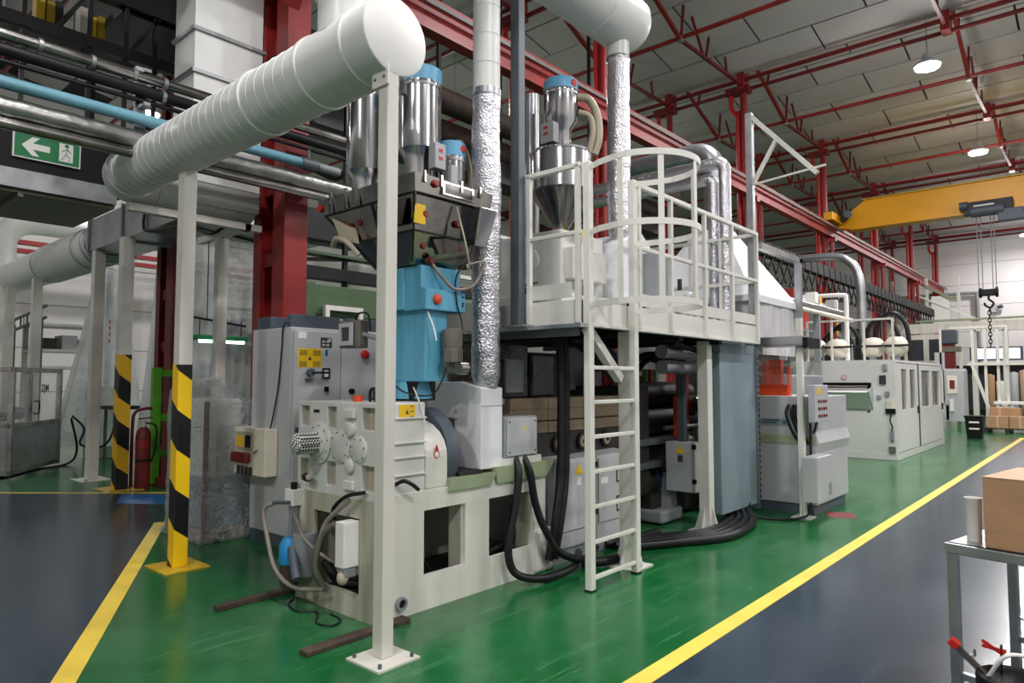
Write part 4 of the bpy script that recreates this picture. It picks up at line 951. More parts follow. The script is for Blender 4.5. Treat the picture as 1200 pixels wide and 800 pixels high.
# ================================================================ RAISED PLATFORM
PXE, PY0, PY1, DZ = -3.12, 4.36, 7.95, 2.25
t = thing('work_platform', 'white raised steel platform with railings and toe boards', 'platform', (-4.2, 6.1, 2.0))
G().box(-5.6, PXE - 0.03, PY0 + 0.03, PY1, DZ - 0.03, DZ).build('deck', 'cab_grey', t)
G().box(PXE - 0.05, PXE, PY0, PY1, 2.05, DZ).build('side_channel', 'rail_white', t, bevel=0.004)
G().box(-5.6, PXE, PY0, PY0 + 0.05, 2.05, DZ).build('front_channel', 'rail_white', t, bevel=0.004)
G().box(PXE - 0.05, PXE + 0.03, PY0, PY1, 2.04, 2.06).build('channel_lip', 'rail_white', t)
G().box(PXE - 0.015, PXE, 5.2, PY1, DZ + 0.02, DZ + 0.13).build('toe_board', 'rail_white', t)
G().box(-3.66, -3.2, PY0, PY0 + 0.012, DZ + 0.02, DZ + 0.14).build('toe_board', 'rail_white', t)
G().box(-5.6, -3.3, 4.55, 4.62, 1.98, 2.05).build('joist', 'panel_grey', t)
for y in (5.2, 6.1, 7.0): G().box(-5.6, PXE - 0.05, y, y + 0.08, 2.0, 2.22).build('joist', 'black_steel', t)
G().box(-4.6, PXE + 0.08, PY0 - 0.10, PY0, 2.02, 2.05).build('front_tread', 'alu', t)
# railing
for y in (5.24, 5.83, 6.55, 7.22, 7.92):
    G().box(PXE - 0.005, PXE + 0.035, y - 0.02, y + 0.02, 2.06, 3.34).build('rail_post', 'rail_white', t, bevel=0.004)
G().bar((PXE + 0.015, 5.2, 3.34), (PXE + 0.015, 7.95, 3.34), 0.042).build('top_rail', 'rail_white', t, bevel=0.006)
G().bar((PXE + 0.015, 5.2, 2.78), (PXE + 0.015, 7.95, 2.78), 0.036).build('mid_rail', 'rail_white', t, bevel=0.006)
for x in (-3.63, -3.13):
    G().box(x - 0.02, x + 0.02, PY0 - 0.02, PY0 + 0.02, 2.06, 3.32).build('rail_post', 'rail_white', t, bevel=0.004)
G().bar((-3.66, PY0, 3.32), (-3.1, PY0, 3.32), 0.04).build('top_rail', 'rail_white', t, bevel=0.006)
G().bar((-3.66, PY0, 2.78), (-3.1, PY0, 2.78), 0.035).build('mid_rail', 'rail_white', t, bevel=0.006)
# rear railing
for y in (5.0, 5.9, 6.8, 7.9):
    G().box(-5.5, -5.46, y - 0.02, y + 0.02, DZ, 3.34).build('rail_post', 'rail_white', t)
for z in (2.78, 3.34): G().bar((-5.48, 4.4, z), (-5.48, 7.95, z), 0.04).build('rear_rail', 'rail_white', t)
for z in (2.78, 3.34): G().bar((-5.48, 7.93, z), (PXE, 7.93, z), 0.038).build('end_rail', 'rail_white', t)
for x in (-3.55, -3.95): G().box(x - 0.018, x + 0.018, 7.91, 7.95, DZ, 3.34).build('rail_post', 'rail_white', t)
# supports
for (x, y, lab) in ((-3.22, 5.22, 1), (-3.34, 7.0, 0), (-5.4, 4.6, 0), (-5.4, 7.6, 0)):
    s = G().box(x - 0.06, x + 0.06, y - 0.06, y + 0.06, 0.012, 2.04).build('support_post', 'rail_white', t, bevel=0.005)
    G().box(x - 0.15, x + 0.15, y - 0.15, y + 0.15, 0, 0.012).build('foot_plate', 'rail_white', s)
    G().prism([(x - 0.14, 0.012), (x + 0.14, 0.012), (x + 0.065, 0.26), (x - 0.065, 0.26)], 'y', y - 0.008, y + 0.008).build('gusset', 'rail_white', s)
    G().prism([(y - 0.14, 0.012), (y + 0.14, 0.012), (y + 0.065, 0.26), (y - 0.065, 0.26)], 'x', x - 0.008, x + 0.008).build('gusset', 'rail_white', s)
G().bar((-3.24, 4.62, 2.05), (-3.24, 5.12, 1.62), 0.07).build('knee_brace', 'rail_white', t)
# vertical grey post at the front-left corner
t = thing('corner_post', 'slim dark grey steel post rising from platform front edge', 'post', (-3.71, 4.34, 2.05))
G().box(-3.755, -3.66, 4.26, 4.34, 2.05, 9.2).build('shaft', 'steel_post', t, bevel=0.005)
G().box(-3.80, -3.58, 4.22, 4.36, 2.05, 2.065).build('base_plate', 'galv', t)

# ladder with safety cage
t = thing('cage_ladder', 'white caged access ladder leaning at the platform edge', 'ladder', (-3.07, 4.75, 0))
LX = -3.06
for y in (4.40, 5.07):
    G().box(LX - 0.03, LX + 0.03, y - 0.03, y + 0.03, 0.01, 3.34).build('stile', 'rail_white', t, bevel=0.005)
    G().box(LX - 0.035, LX + 0.035, y - 0.035, y + 0.035, 0, 0.012).build('foot', 'black', t)
for k in range(7):
    z = 0.06 + k * 0.27
    G().bar((LX, 4.42, z + 0.03), (LX, 5.05, z + 0.03), 0.032, 0.032).build('rung', 'rail_white', t, bevel=0.006)
def hoop(z):
    cx, cy = LX + 0.33, 4.735
    pts = [(LX, 4.42, z), (LX + 0.12, 4.36, z)] + [(cx + 0.42 * cos(radians(a)), cy + 0.42 * sin(radians(a)), z) for a in range(-90, 91, 10)] + [(LX + 0.12, 5.11, z), (LX, 5.05, z)]
    rows = []
    for s_ in (0.024, -0.024):
        rows.append([(p[0], p[1], p[2] + s_) for p in pts])
    g = G(); inn = []
    for p in pts:
        d = Vector((cx - p[0], cy - p[1], 0)).normalized() * 0.008; inn.append((p[0] + d.x, p[1] + d.y))
    n = len(pts); vs = []
    for s_ in (0.024, -0.024):
        vs += [(p[0], p[1], z + s_) for p in pts] + [(q[0], q[1], z + s_) for q in inn]
    fs = []
    for i in range(n - 1):
        a, b, c_, d_ = i, i + 1, n + i, n + i + 1; e = 2 * n
        fs += [(a, b, b + e, a + e), (c_, c_ + e, d_ + e, d_), (a, c_, d_, b), (a + e, b + e, d_ + e, c_ + e)]
    fs += [(0, 2 * n, 3 * n, n), (n - 1, 2 * n - 1, 4 * n - 1, 3 * n - 1)]
    return g._add(vs, fs)
for z in (3.30, 2.78, 2.20):
    hoop(z).build('cage_hoop', 'rail_white', t)
for a in (-88, -45, 2, 56):
    x, y = LX + 0.33 + 0.412 * cos(radians(a)), 4.735 + 0.412 * sin(radians(a))
    G().rbox((x, y, 2.75), (0.006, 0.045, 1.14), rz=radians(a)).build('cage_strip', 'rail_white', t)
# cable tray and vertical guard on the far support
t = thing('cable_guard', 'tall blue grey sheet metal cable guard beside platform support', 'cable guard', (-3.35, 7.8, 0.1))
G().box(-3.40, -3.30, 7.30, 8.30, 0.12, 1.93).build('sheet', 'guard_blue', t, bevel=0.01)
G().box(-3.36, -3.27, 8.30, 8.34, 0.06, 2.05).build('edge_flange', 'galv', t)
G().prism([(7.32, 1.93), (8.34, 1.93), (8.44, 2.04), (7.30, 2.04)], 'x', -3.40, -3.30).build('flared_top', 'guard_blue', t)
for k in range(26): G().box(-3.268, -3.262, 8.31, 8.335, 0.12 + k * 0.07, 0.15 + k * 0.07).build('slot', 'print_dark', t)
t = thing('cable_tray', 'grey aluminium cable tray running out past the platform end', 'cable tray', (-3.0, 8.4, 2.04))
G().box(-3.42, -2.70, 8.30, 8.33, 2.04, 2.14).build('side_wall', 'galv', t)
G().box(-3.42, -2.70, 8.68, 8.71, 2.04, 2.14).build('side_wall', 'galv', t)
G().box(-3.42, -2.70, 8.30, 8.71, 2.03, 2.045).build('tray_floor', 'galv', t)
G().box(-2.72, -2.66, 8.28, 8.73, 2.0, 2.12).build('end_cap', 'black', t)
t = thing('tray_post', 'slim white post carrying the cable tray end', 'post', (-2.8, 8.42, 0))
G().box(-2.835, -2.765, 8.385, 8.455, 0.01, 2.03).build('shaft', 'rail_white', t, bevel=0.004)
G().box(-2.835, -2.765, 8.385, 8.455, 2.03, 2.36).build('upper_stub', 'rail_white', t)
G().box(-2.91, -2.69, 8.31, 8.53, 0, 0.01).build('foot_plate', 'rail_white', t)
G().prism([(8.32, 0.01), (8.52, 0.01), (8.455, 0.25), (8.385, 0.25)], 'x', -2.80, -2.79).build('gusset', 'rail_white', t)

# ================================================================ SECOND EXTRUDER ON THE PLATFORM
t = thing('upper_extruder', 'small white extruder gearbox mounted on the raised platform', 'machine', (-3.9, 5.5, DZ))
G().box(-4.55, -3.78, 5.0, 5.7, 2.42, 3.02).build('gearbox', 'machine_cast', t, bevel=0.02)
G().box(-4.6, -3.70, 4.9, 6.2, DZ, 2.42).build('base', 'machine_cast', t, bevel=0.01)
G().lathe([(0.11, 0), (0.11, -0.02), (0.1, -0.025)], (-4.15, 5.0, 2.76), 'y', 24).build('cover_disc', 'machine_cast', t)
G().box(-3.78, -3.68, 5.05, 5.6, 2.55, 2.85).build('side_cover', 'machine_white', t, bevel=0.01)
G().box(-3.68, -3.672, 5.22, 5.34, 2.60, 2.68).build('nameplate', 'print_dark', t)
G().box(-3.72, -3.70, 5.12, 5.36, 2.97, 3.03).build('warning_sticker', 'yellow', t)
G().lathe([(0.05, 0), (0.05, 0.03)], (-3.70, 5.18, 2.45), 'x', 14).build('port', 'motor_grey', t)
v = G().cyl((-4.05, 4.88, 2.44), (-4.05, 4.80, 2.44), 0.03, n=10).build('valve', 'dark_machine', t)
G().bar((-4.2, 4.8, 2.48), (-3.9, 4.8, 2.5), 0.012).build('valve_lever', 'dark_machine', v)
hd = G().prism([(5.75, 2.42), (6.35, 2.42), (6.35, 3.02), (6.15, 3.16), (5.75, 2.98)], 'x', -4.3, -3.62).build('blower_hood', 'hood_white', t, bevel=0.01)
G().box(-4.0, -3.6, 6.0, 6.5, DZ, 2.46).build('dark_motor', 'black_steel', t, bevel=0.02)
# big cone hopper
t = thing('material_hopper', 'polished steel cone hopper with blue capped receiver above platform', 'hopper', (-4.0, 5.25, 3.0))
HXc, HYc = -3.99, 5.28
G().lathe([(0.07, 3.03), (0.075, 3.08), (0.29, 3.42), (0.30, 3.45)], (HXc, HYc, 0), 'z', 36).build('cone', 'stainless_dull', t)
G().lathe([(0.30, 3.45), (0.30, 3.82)], (HXc, HYc, 0), 'z', 36).build('shell', 'stainless', t)
G().lathe([(0.308, 3.81), (0.312, 3.83), (0.15, 3.86)], (HXc, HYc, 0), 'z', 36).build('lid', 'stainless', t)
G().lathe([(0.105, 3.85), (0.105, 4.06), (0.165, 4.14), (0.168, 4.42)], (HXc + 0.0, HYc, 0), 'z', 32).build('receiver_drum', 'stainless', t)
G().lathe([(0.17, 4.41), (0.176, 4.43), (0.17, 4.45)], (HXc, HYc, 0), 'z', 32).build('clamp_ring', 'chrome', t)
cp = G().lathe([(0.171, 4.45), (0.171, 4.54), (0.16, 4.56), (0.08, 4.57)], (HXc, HYc, 0), 'z', 32).build('cap', 'blue_cap', t)
G().lathe([(0.04, 0), (0.038, 0.004)], (HXc + 0.17, HYc - 0.01, 4.50), 'x', 14).build('red_badge', 'red_bright', cp)
b = G().box(HXc - 0.10, HXc + 0.06, HYc - 0.20, HYc - 0.11, 3.90, 4.10).build('control_box', 'cab_grey', t, bevel=0.006)
for z in (3.98, 4.04): G().box(HXc - 0.06, HXc - 0.01, HYc - 0.203, HYc - 0.2, z, z + 0.025).build('red_label', 'red_bright', b)
G().box(HXc - 0.10, HXc + 0.10, HYc - 0.10, HYc + 0.10, 3.0, 3.05).build('slide_gate', 'stainless', t, bevel=0.01)
hose('feed_hose', 'wide beige feed hose hanging from hopper receiver', [(-3.86, 5.36, 4.40), (-3.78, 5.46, 4.38), (-3.72, 5.52, 4.22), (-3.72, 5.54, 4.0), (-3.76, 5.52, 3.84)], 0.04, 'skin_hose', n=12)
hose('feed_hose', 'second beige feed hose beside the hopper receiver', [(-3.84, 5.36, 4.24), (-3.76, 5.44, 4.20), (-3.74, 5.47, 4.05), (-3.78, 5.46, 3.86)], 0.032, 'skin_hose', n=12)
G().lathe([(0.075, 3.0), (0.075, 4.62)], (-4.5, 5.45, 0), 'z', 20).build('vent_pipe', 'galv', label='slim galvanised pipe standing left behind the cone hopper', cat='pipe')
# grey control box and small things on the platform
t = thing('switch_box', 'plain grey switch box standing on platform behind ladder cage', 'electrical box', (-3.6, 6.5, DZ))
G().box(-3.62, -3.46, 6.2, 6.55, 2.32, 2.93).build('body', 'panel_grey', t, bevel=0.006)
G().box(-3.6, -3.5, 6.3, 6.45, DZ, 2.32).build('foot', 'panel_grey', t)
t = thing('robot_valve', 'small grey valve assembly on platform behind white rails', 'valve', (-3.5, 6.9, DZ))
G().tube([(-3.52, 6.85, DZ), (-3.50, 6.85, 2.45), (-3.45, 6.92, 2.55), (-3.45, 7.02, 2.42), (-3.45, 7.08, DZ + 0.03)], 0.04, 10).build('body', 'cab_grey', t)
G().cyl((-3.52, 6.8, 2.6), (-3.52, 6.8, 2.72), 0.025, n=8).build('stem', 'dark_machine', t)

# hood, curtain, silver ducts at the platform end
t = thing('extraction_hood', 'white pyramid extraction hood at the far end of platform', 'hood', (-4.1, 9.2, 2.6))
loft([sq(-5.0, -3.35, 8.4, 10.0, 2.70), sq(-4.35, -3.95, 8.9, 9.3, 3.72)]).build('pyramid', 'hood_white', t)
loft([sq(-5.02, -3.33, 8.38, 10.02, 2.62), sq(-5.02, -3.33, 8.38, 10.02, 2.70)]).build('rim', 'hood_white', t)
G().lathe([(0.15, 3.70), (0.15, 4.62)], (-4.15, 9.1, 0), 'z', 28).build('duct', 'galv', t)
G().lathe([(0.165, 3.70), (0.165, 3.74)], (-4.15, 9.1, 0), 'z', 28).build('collar', 'black_steel', t)
G().sweep([(-4.15, 9.1, 4.55)] + [(-4.15 - 0.28 * (1 - cos(radians(a))), 9.1, 4.62 + 0.28 * sin(radians(a))) for a in range(0, 91, 18)] + [(-5.6, 9.1, 4.9)], 0.15, 24).build('elbow', 'galv', t)
def pleat(x, y0, y1, z0, z1, n, amp, seed):
    rows = []
    for i in range(7):
        z = z1 + (z0 - z1) * i / 6; r = []
        for j in range(n + 1):
            y = y0 + (y1 - y0) * j / n; r.append((x + amp * (0.3 + 0.7 * i / 6) * sin(j * 1.9 + seed) + 0.4 * amp * sin(j * 0.7 + i), y, z))
        rows.append(r)
    return G().grid(rows, thick=(-0.004, 0, 0))
t = thing('hood_curtain', 'grey pleated plastic curtain hanging from extraction hood', 'curtain', (-3.36, 9.2, 1.9))
pleat(-3.36, 8.40, 9.98, 1.95, 2.63, 26, 0.025, 0.3).build('side_curtain', 'curtain_grey', t)
rows = [[(-5.0 + 1.62 * j / 24, 8.42 + 0.02 * sin(j * 1.7 + i * 0.2), 2.63 - 0.75 * i / 5) for j in range(25)] for i in range(6)]
G().grid(rows, thick=(0, 0.004, 0)).build('front_curtain', 'curtain_grey', t)
t = thing('foil_duct', 'pair of foil clad pipes bending down at platform end', 'duct', (-3.5, 8.1, 2.2))
for i, (dx, dz) in enumerate(((0, 0), (-0.17, -0.17))):
    y = 8.02 + 0.05 * i
    G().sweep([(-5.8, y, 4.33 + dz), (-3.62 + dx, y, 4.33 + dz)] + [(-3.62 + dx + 0.1 * sin(radians(a)), y, 4.33 + dz - 0.1 * (1 - cos(radians(a)))) for a in range(15, 91, 15)] + [(-3.52 + dx, y, 2.26)], 0.075, 20, 0.04).build('pipe', 'foil', t)
t = thing('frame_post', 'tall galvanised post with diagonal braces at platform corner', 'post', (-3.2, 8.0, 2.0))
G().box(-3.24, -3.16, 7.99, 8.07, 2.05, 4.86).build('shaft', 'galv', t, bevel=0.004)
G().bar((-3.2, 8.05, 4.84), (-2.43, 8.05, 3.97), 0.05).build('arm', 'rail_white', t)
G().bar((-3.18, 8.05, 3.98), (-2.88, 8.05, 4.48), 0.04).build('brace', 'rail_white', t)
G().bar((-3.18, 8.05, 3.98), (-2.34, 8.05, 4.05), 0.022).build('tie_rod', 'rail_white', t)
t = thing('door_frame', 'short galvanised frame standing beyond the hood curtain', 'frame', (-3.3, 10.3, 2.0))
G().box(-3.34, -3.26, 9.9, 9.98, 2.0, 3.35).build('upright', 'galv', t)
G().box(-3.34, -3.26, 8.5, 9.98, 3.28, 3.36).build('lintel', 'galv', t)

# ================================================================ UNDER AND BEYOND THE PLATFORM
t = thing('sheet_die_unit', 'dark die and roller unit with orange guards under the platform', 'machine', (-4.4, 7.6, 0))
G().box(-5.0, -3.95, 6.9, 8.4, 0.05, 0.32).build('base', 'dark_machine', t, bevel=0.02)
G().box(-5.0, -4.0, 6.75, 6.95, 0.32, 1.55).build('side_frame', 'dark_machine', t, bevel=0.02)
G().box(-5.0, -4.6, 8.3, 8.45, 0.32, 1.6).build('side_frame', 'dark_machine', t, bevel=0.02)
for z, r in ((0.75, 0.17), (1.12, 0.19), (1.45, 0.15)):
    G().cyl((-4.25, 6.95, z), (-4.25, 8.3, z), r, n=24).build('roller', 'black_steel', t)
    G().cyl((-4.25, 6.70, z), (-4.25, 6.95, z), r * 0.5, n=16).build('bearing', 'rust', t)
G().box(-3.97, -3.90, 7.45, 7.66, 0.92, 1.42).build('orange_guard', 'orange', t, bevel=0.01)
G().box(-4.02, -3.96, 7.62, 7.85, 0.95, 1.85).build('orange_guard', 'orange', t, bevel=0.01)
G().box(-3.90, -3.885, 7.50, 7.60, 1.15, 1.30).build('guard_window', 'print_dark', t)
G().lathe([(0.13, 0), (0.13, 0.10), (0.08, 0.14)], (-4.0, 7.95, 1.30), 'x', 20).build('coupling', 'stainless_dull', t)
G().cyl((-4.0, 7.3, 1.05), (-3.9, 8.3, 1.05), 0.03, n=10).build('shaft', 'galv', t)
for z in (0.62, 0.88): G().box(-4.1, -3.95, 6.6, 7.6, z, z + 0.07).build('cross_bar', 'steel_post', t, bevel=0.005)
m_ = G().cyl((-4.2, 6.75, 0.42), (-4.2, 7.2, 0.42), 0.17, n=20).build('drive_motor', 'dark_machine', t)
G().lathe([(0.175, 0), (0.175, 0.05)], (-4.2, 7.2, 0.42), 'y', 20).build('motor_band', 'tape_blue', m_)
G().box(-4.25, -3.8, 6.85, 7.35, 0.02, 0.16).build('grey_foot', 'panel_grey', t, bevel=0.03)
G().prism([(7.1, 0.16), (7.3, 0.16), (7.25, 0.55), (7.15, 0.55)], 'x', -3.95, -3.85).build('foot_web', 'panel_grey', t)
for y, mt_ in ((7.3, 'green_lime'), (7.42, 'red_bright'), (7.5, 'green_lime')):
    G().box(-4.3, -4.25, y, y + 0.07, 1.55, 1.75).build('tag_plate', mt_, t)
t = thing('machine_curtain', 'translucent grey strip curtain hanging under the platform rear', 'curtain', (-4.9, 7.8, 1.5))
rows = [[(-4.9 + 0.02 * sin(j * 1.3), 6.6 + 2.2 * j / 26, 2.0 - 0.5 * i / 4) for j in range(27)] for i in range(5)]
G().grid(rows, thick=(-0.004, 0, 0)).build('strip', 'curtain_grey', t)
G().bar((-4.9, 6.55, 2.0), (-4.9, 8.85, 2.0), 0.03).build('rod', 'galv', t)
# grey box with warning hand sign
t = thing('switch_box', 'grey switch box with yellow hand warning hung under platform', 'electrical box', (-3.68, 7.18, 0.37))
G().box(-3.86, -3.50, 7.06, 7.30, 0.37, 0.92).build('body', 'cab_grey', t, bevel=0.006)
G().prism([(-3.74, 0.80), (-3.62, 0.80), (-3.68, 0.89)], 'y', 7.056, 7.06).build('warning_sticker', 'yellow', t)
G().box(-3.71, -3.65, 7.057, 7.06, 0.70, 0.775).build('warning_hand', 'rust', t)
for z in (0.47, 0.85): G().box(-3.53, -3.49, 7.045, 7.075, z, z + 0.05).build('hinge', 'black', t)
G().box(-3.74, -3.66, 7.12, 7.2, 0.92, 2.0).build('hanger', 'steel_post', t)
t = thing('fire_call_box', 'red box with white side panel seen through the ladder', 'box', (-4.7, 6.9, 1.4))
G().box(-4.75, -4.60, 6.92, 7.22, 1.38, 1.75).build('body', 'red_bright', t, bevel=0.008)
G().box(-4.75, -4.62, 6.70, 6.91, 1.40, 1.72).build('side_panel', 'white', t)
G().box(-4.6, -4.59, 7.05, 7.1, 1.48, 1.6).build('handle', 'black', t)
G().box(-4.72, -4.64, 7.0, 7.08, 0.3, 1.38).build('stand', 'black_steel', t)
t = thing('rear_panel', 'pale grey panelled cabinet standing behind the barrel covers', 'cabinet', (-5.2, 5.8, 0))
for y0 in (4.9, 5.42, 5.94, 6.46): G().box(-5.6, -5.2, y0, y0 + 0.5, 0.05, 1.95).build('door', 'cab_grey', t, bevel=0.008)
G().box(-5.6, -5.22, 4.9, 6.96, 0, 0.05).build('plinth', 'cab_dark', t)
# foil pipes and black hoses under the deck
t = thing('foil_pipe', 'pair of short foil wrapped pipes under the platform deck', 'pipe', (-3.6, 7.1, 1.7))
for z in (1.92, 1.755): G().sweep([(-3.62, 6.55 + 0.1 * k, z + 0.004 * sin(k)) for k in range(9)], 0.075, 18, 0.06).build('pipe', 'foil', t)
for i, (z, lab) in enumerate(((1.98, 'black hose draped under the deck above the foil pipes'), (1.90, 'black hose sagging beside the foil pipes'), (1.84, 'lowest black hose sagging by the foil pipes'))):
    hose('air_hose', lab, [(-3.95 - 0.04 * i, 5.6, 1.98), (-3.9, 6.2, z - 0.12 * i), (-3.88, 6.7, z), (-3.86, 7.0, z - 0.01), (-3.8, 7.3, z + 0.06)] if i else [(-3.5, 6.6, 2.02), (-3.44, 6.9, 1.96), (-3.42, 7.2, 1.93), (-3.42, 7.5, 2.0)], 0.035, 'cable', n=10)
hose('air_hose', 'thick black hose curving up under deck behind ladder', [(-3.9, 5.3, 2.02), (-3.8, 5.7, 1.95), (-3.8, 6.1, 1.7), (-3.85, 6.5, 1.62)], 0.045, 'rubber', n=10)
# heavy cables on the floor to the guard
labs = ['outermost thick black floor cable curving up into the cable guard', 'second thick black floor cable entering the cable guard', 'third thick black floor cable entering the cable guard', 'innermost thick black floor cable entering the cable guard']
for i in range(4):
    d = i * 0.11
    hose('power_cable', labs[i], [(-3.5 - d, 5.6, 0.045), (-3.24 - d * 0.9, 6.1, 0.045), (-2.98 - d * 0.8, 6.6, 0.045), (-2.97 - d * 0.8, 7.1, 0.045), (-3.08 - d * 0.75, 7.6, 0.05), (-3.30 - d * 0.2, 8.0 - d * 1.2, 0.09), (-3.35, 8.1 - d * 1.6, 0.2)], 0.042, 'cable', 'cable', 10)
hose('power_cable', 'thin black cable trailing from the guard to the slim post', [(-3.2, 7.9, 0.03), (-2.95, 8.0, 0.02), (-2.78, 8.25, 0.02), (-2.72, 8.42, 0.1), (-2.73, 8.5, 0.5), (-2.74, 8.55, 1.1)], 0.014, 'cable', 'cable', 8)
# grey machine stand beyond the guard
t = thing('take_off_stand', 'grey take-off stand with sloped shoulder beyond the cable guard', 'machine', (-3.0, 9.1, 0))
G().prism([(-3.75, 0.12), (-2.70, 0.12), (-2.70, 0.74), (-2.66, 0.86), (-2.70, 1.0), (-2.70, 1.42), (-3.75, 1.42)], 'y', 8.6, 9.9).build('body', 'cab_grey', t, bevel=0.008)
G().box(-3.75, -2.74, 8.62, 9.88, 0, 0.12).build('plinth', 'cab_dark', t)
G().box(-3.75, -2.69, 8.59, 8.60, 0.84, 0.94).build('sage_band', 'sage', t)
lbx = G().box(-3.36, -3.0, 8.594, 8.60, 1.06, 1.14).build('label', 'guard_blue', t)
for k in range(2): G().box(-3.33, -3.12 - 0.04 * k, 8.592, 8.594, 1.115 - k * 0.03, 1.128 - k * 0.03).build('print', 'print_dark', lbx)
G().lathe([(0.022, 0), (0.022, -0.002)], (-3.06, 8.594, 1.10), 'y', 12).build('print', 'tape_blue', lbx)
for i, x in enumerate((-3.0, -2.94, -2.9)):
    G().tube([(x, 8.58, 1.32), (x - 0.02, 8.54, 1.2), (x + 0.05, 8.54, 1.0), (x + 0.13, 8.57, 0.85)], 0.016, 8).build('cable', 'cable', t)
t = thing('button_panel', 'light grey control panel with red buttons on the take-off stand', 'control panel', (-2.6, 8.45, 1.1))
G().box(-2.66, -2.58, 8.24, 8.72, 1.13, 1.56).build('body', 'cab_grey', t, bevel=0.008)
G().box(-2.58, -2.576, 8.32, 8.44, 1.45, 1.53).build('yellow_label', 'yellow', t)
for r_ in range(3):
    for c_ in range(4): G().lathe([(0.018, 0), (0.018, 0.012)], (-2.578, 8.36 + 0.09 * c_, 1.37 - 0.085 * r_), 'x', 10).build('push_button', 'red_bright' if c_ % 2 else 'print_dark', t)
G().tube([(-2.62, 8.4, 1.13), (-2.63, 8.38, 1.05), (-2.66, 8.42, 1.0)], 0.015, 8).build('cable', 'cable', t)
t = thing('wall_box', 'plain light grey box low on the take-off stand side', 'electrical box', (-2.6, 8.4, 0.2))
G().box(-2.70, -2.53, 8.10, 8.64, 0.23, 0.74).build('body', 'cab_grey', t, bevel=0.008)
G().box(-2.53, -2.526, 8.5, 8.6, 0.28, 0.42).build('vent', 'panel_grey', t)
t = thing('orange_shield', 'orange tinted plastic shields on top of take-off stand', 'shield', (-3.1, 8.9, 1.42))
for x0, x1, z1 in ((-3.44, -3.38, 1.86), (-3.36, -3.18, 1.88), (-3.12, -3.08, 1.80)):
    G().box(x0, x1, 8.86, 8.94, 1.42, z1).build('panel', 'orange_film', t)
G().box(-3.5, -3.1, 8.84, 8.96, 1.42, 1.56).build('base', 'orange', t)
t = thing('calender_frame', 'pale machine frame with plastic shields under hood curtain', 'machine', (-4.0, 10.4, 0))
G().box(-4.9, -3.5, 9.95, 11.6, 0.0, 1.7).build('body', 'panel_grey', t, bevel=0.02)

# ================================================================ THERMOFORMING MACHINE
TX, TY = -3.31, 15.6
t = thing('thermoformer', 'large white thermoforming machine with windowed doors and open hatch', 'machine', (-4.8, 18, 0))
G().plate('y', [-6.6, -4.79, -3.76, TX], [0.14, 1.02, 1.58, 2.05], {(1, 1)}, TY, TY + 0.05).build('front_panel', 'machine_far', t)
G().box(-6.6, TX - 0.06, TY + 0.6, 20.6, 0.14, 2.04).build('core', 'machine_far', t)
G().box(-6.6, TX, TY + 0.05, 20.65, 2.0, 2.05).build('roof', 'machine_far', t)
G().box(-6.6, TX - 0.05, TY + 0.05, TY + 0.6, 0.14, 0.9).build('hatch_floor', 'sage', t)
G().box(-6.6, TX + 0.01, TY - 0.005, 20.66, 0.0, 0.15).build('plinth', 'machine_far', t, bevel=0.01)
G().plate('x', [TY + 0.05, 15.68, 17.58, 17.66, 20.45, 20.65], [0.14, 0.17, 2.0, 2.02], {(1, 1), (3, 1)}, TX - 0.06, TX - 0.001).build('door_frame', 'machine_far', t)
for i, (y0, y1) in enumerate(((15.70, 17.56), (17.70, 20.42))):
    w_ = (y1 - y0) / 2
    d = G().plate('x', [y0, y0 + 0.28, y0 + w_ - 0.14, y0 + w_ + 0.14, y1 - 0.28, y1], [0.17, 1.02, 1.86, 1.98], {(1, 1), (3, 1)}, TX - 0.02, TX + 0.03).build('door', 'machine_far', t)
    for q in (0, 1):
        a, b = (y0 + 0.28, y0 + w_ - 0.14) if q == 0 else (y0 + w_ + 0.14, y1 - 0.28)
        G().box(TX - 0.008, TX + 0.0, a, b, 1.02, 1.86).build('window_pane', 'pane', d)
        G().box(TX - 0.05, TX - 0.045, a - 0.02, b + 0.02, 1.0, 1.88).build('window_shade', 'dark_glass', d)
    G().box(TX + 0.03, TX + 0.06, y1 - 0.12, y1 - 0.06, 0.9, 1.06).build('handle', 'black', d)
G().box(TX - 0.015, TX + 0.04, 17.585, 17.66, 0.16, 2.0).build('door_gap_post', 'cab_dark', t)
# hatch: roller inside and sloped flap
h_ = G().prism([(TY, 1.45), (TY - 0.32, 1.38), (TY - 0.04, 1.03), (TY, 1.03)], 'x', -4.79, -3.76).build('hatch_flap', 'machine_far', t)
G().cyl((-4.75, TY - 0.10, 1.47), (-3.8, TY - 0.10, 1.47), 0.05, n=14).build('hatch_roller', 'chrome', t)
G().prism([(TY, 1.5), (TY - 0.34, 1.40), (TY, 1.02)], 'x', -3.76, -3.73).build('hatch_cheek', 'cab_grey', t)
G().box(-4.79, -3.76, TY + 0.05, TY + 0.5, 1.5, 1.57).build('hatch_roof', 'black_steel', t)
f = G().lathe([(0.055, 0), (0.055, -0.01)], (-4.285, TY, 1.69), 'y', 18).build('warning_disc', 'red_bright', t)
G().lathe([(0.042, -0.01), (0.042, -0.013)], (-4.285, TY, 1.69), 'y', 18).build('print', 'white', f); G().lathe([(0.015, -0.013), (0.015, -0.016)], (-4.285, TY, 1.69), 'y', 10).build('print', 'black', f)
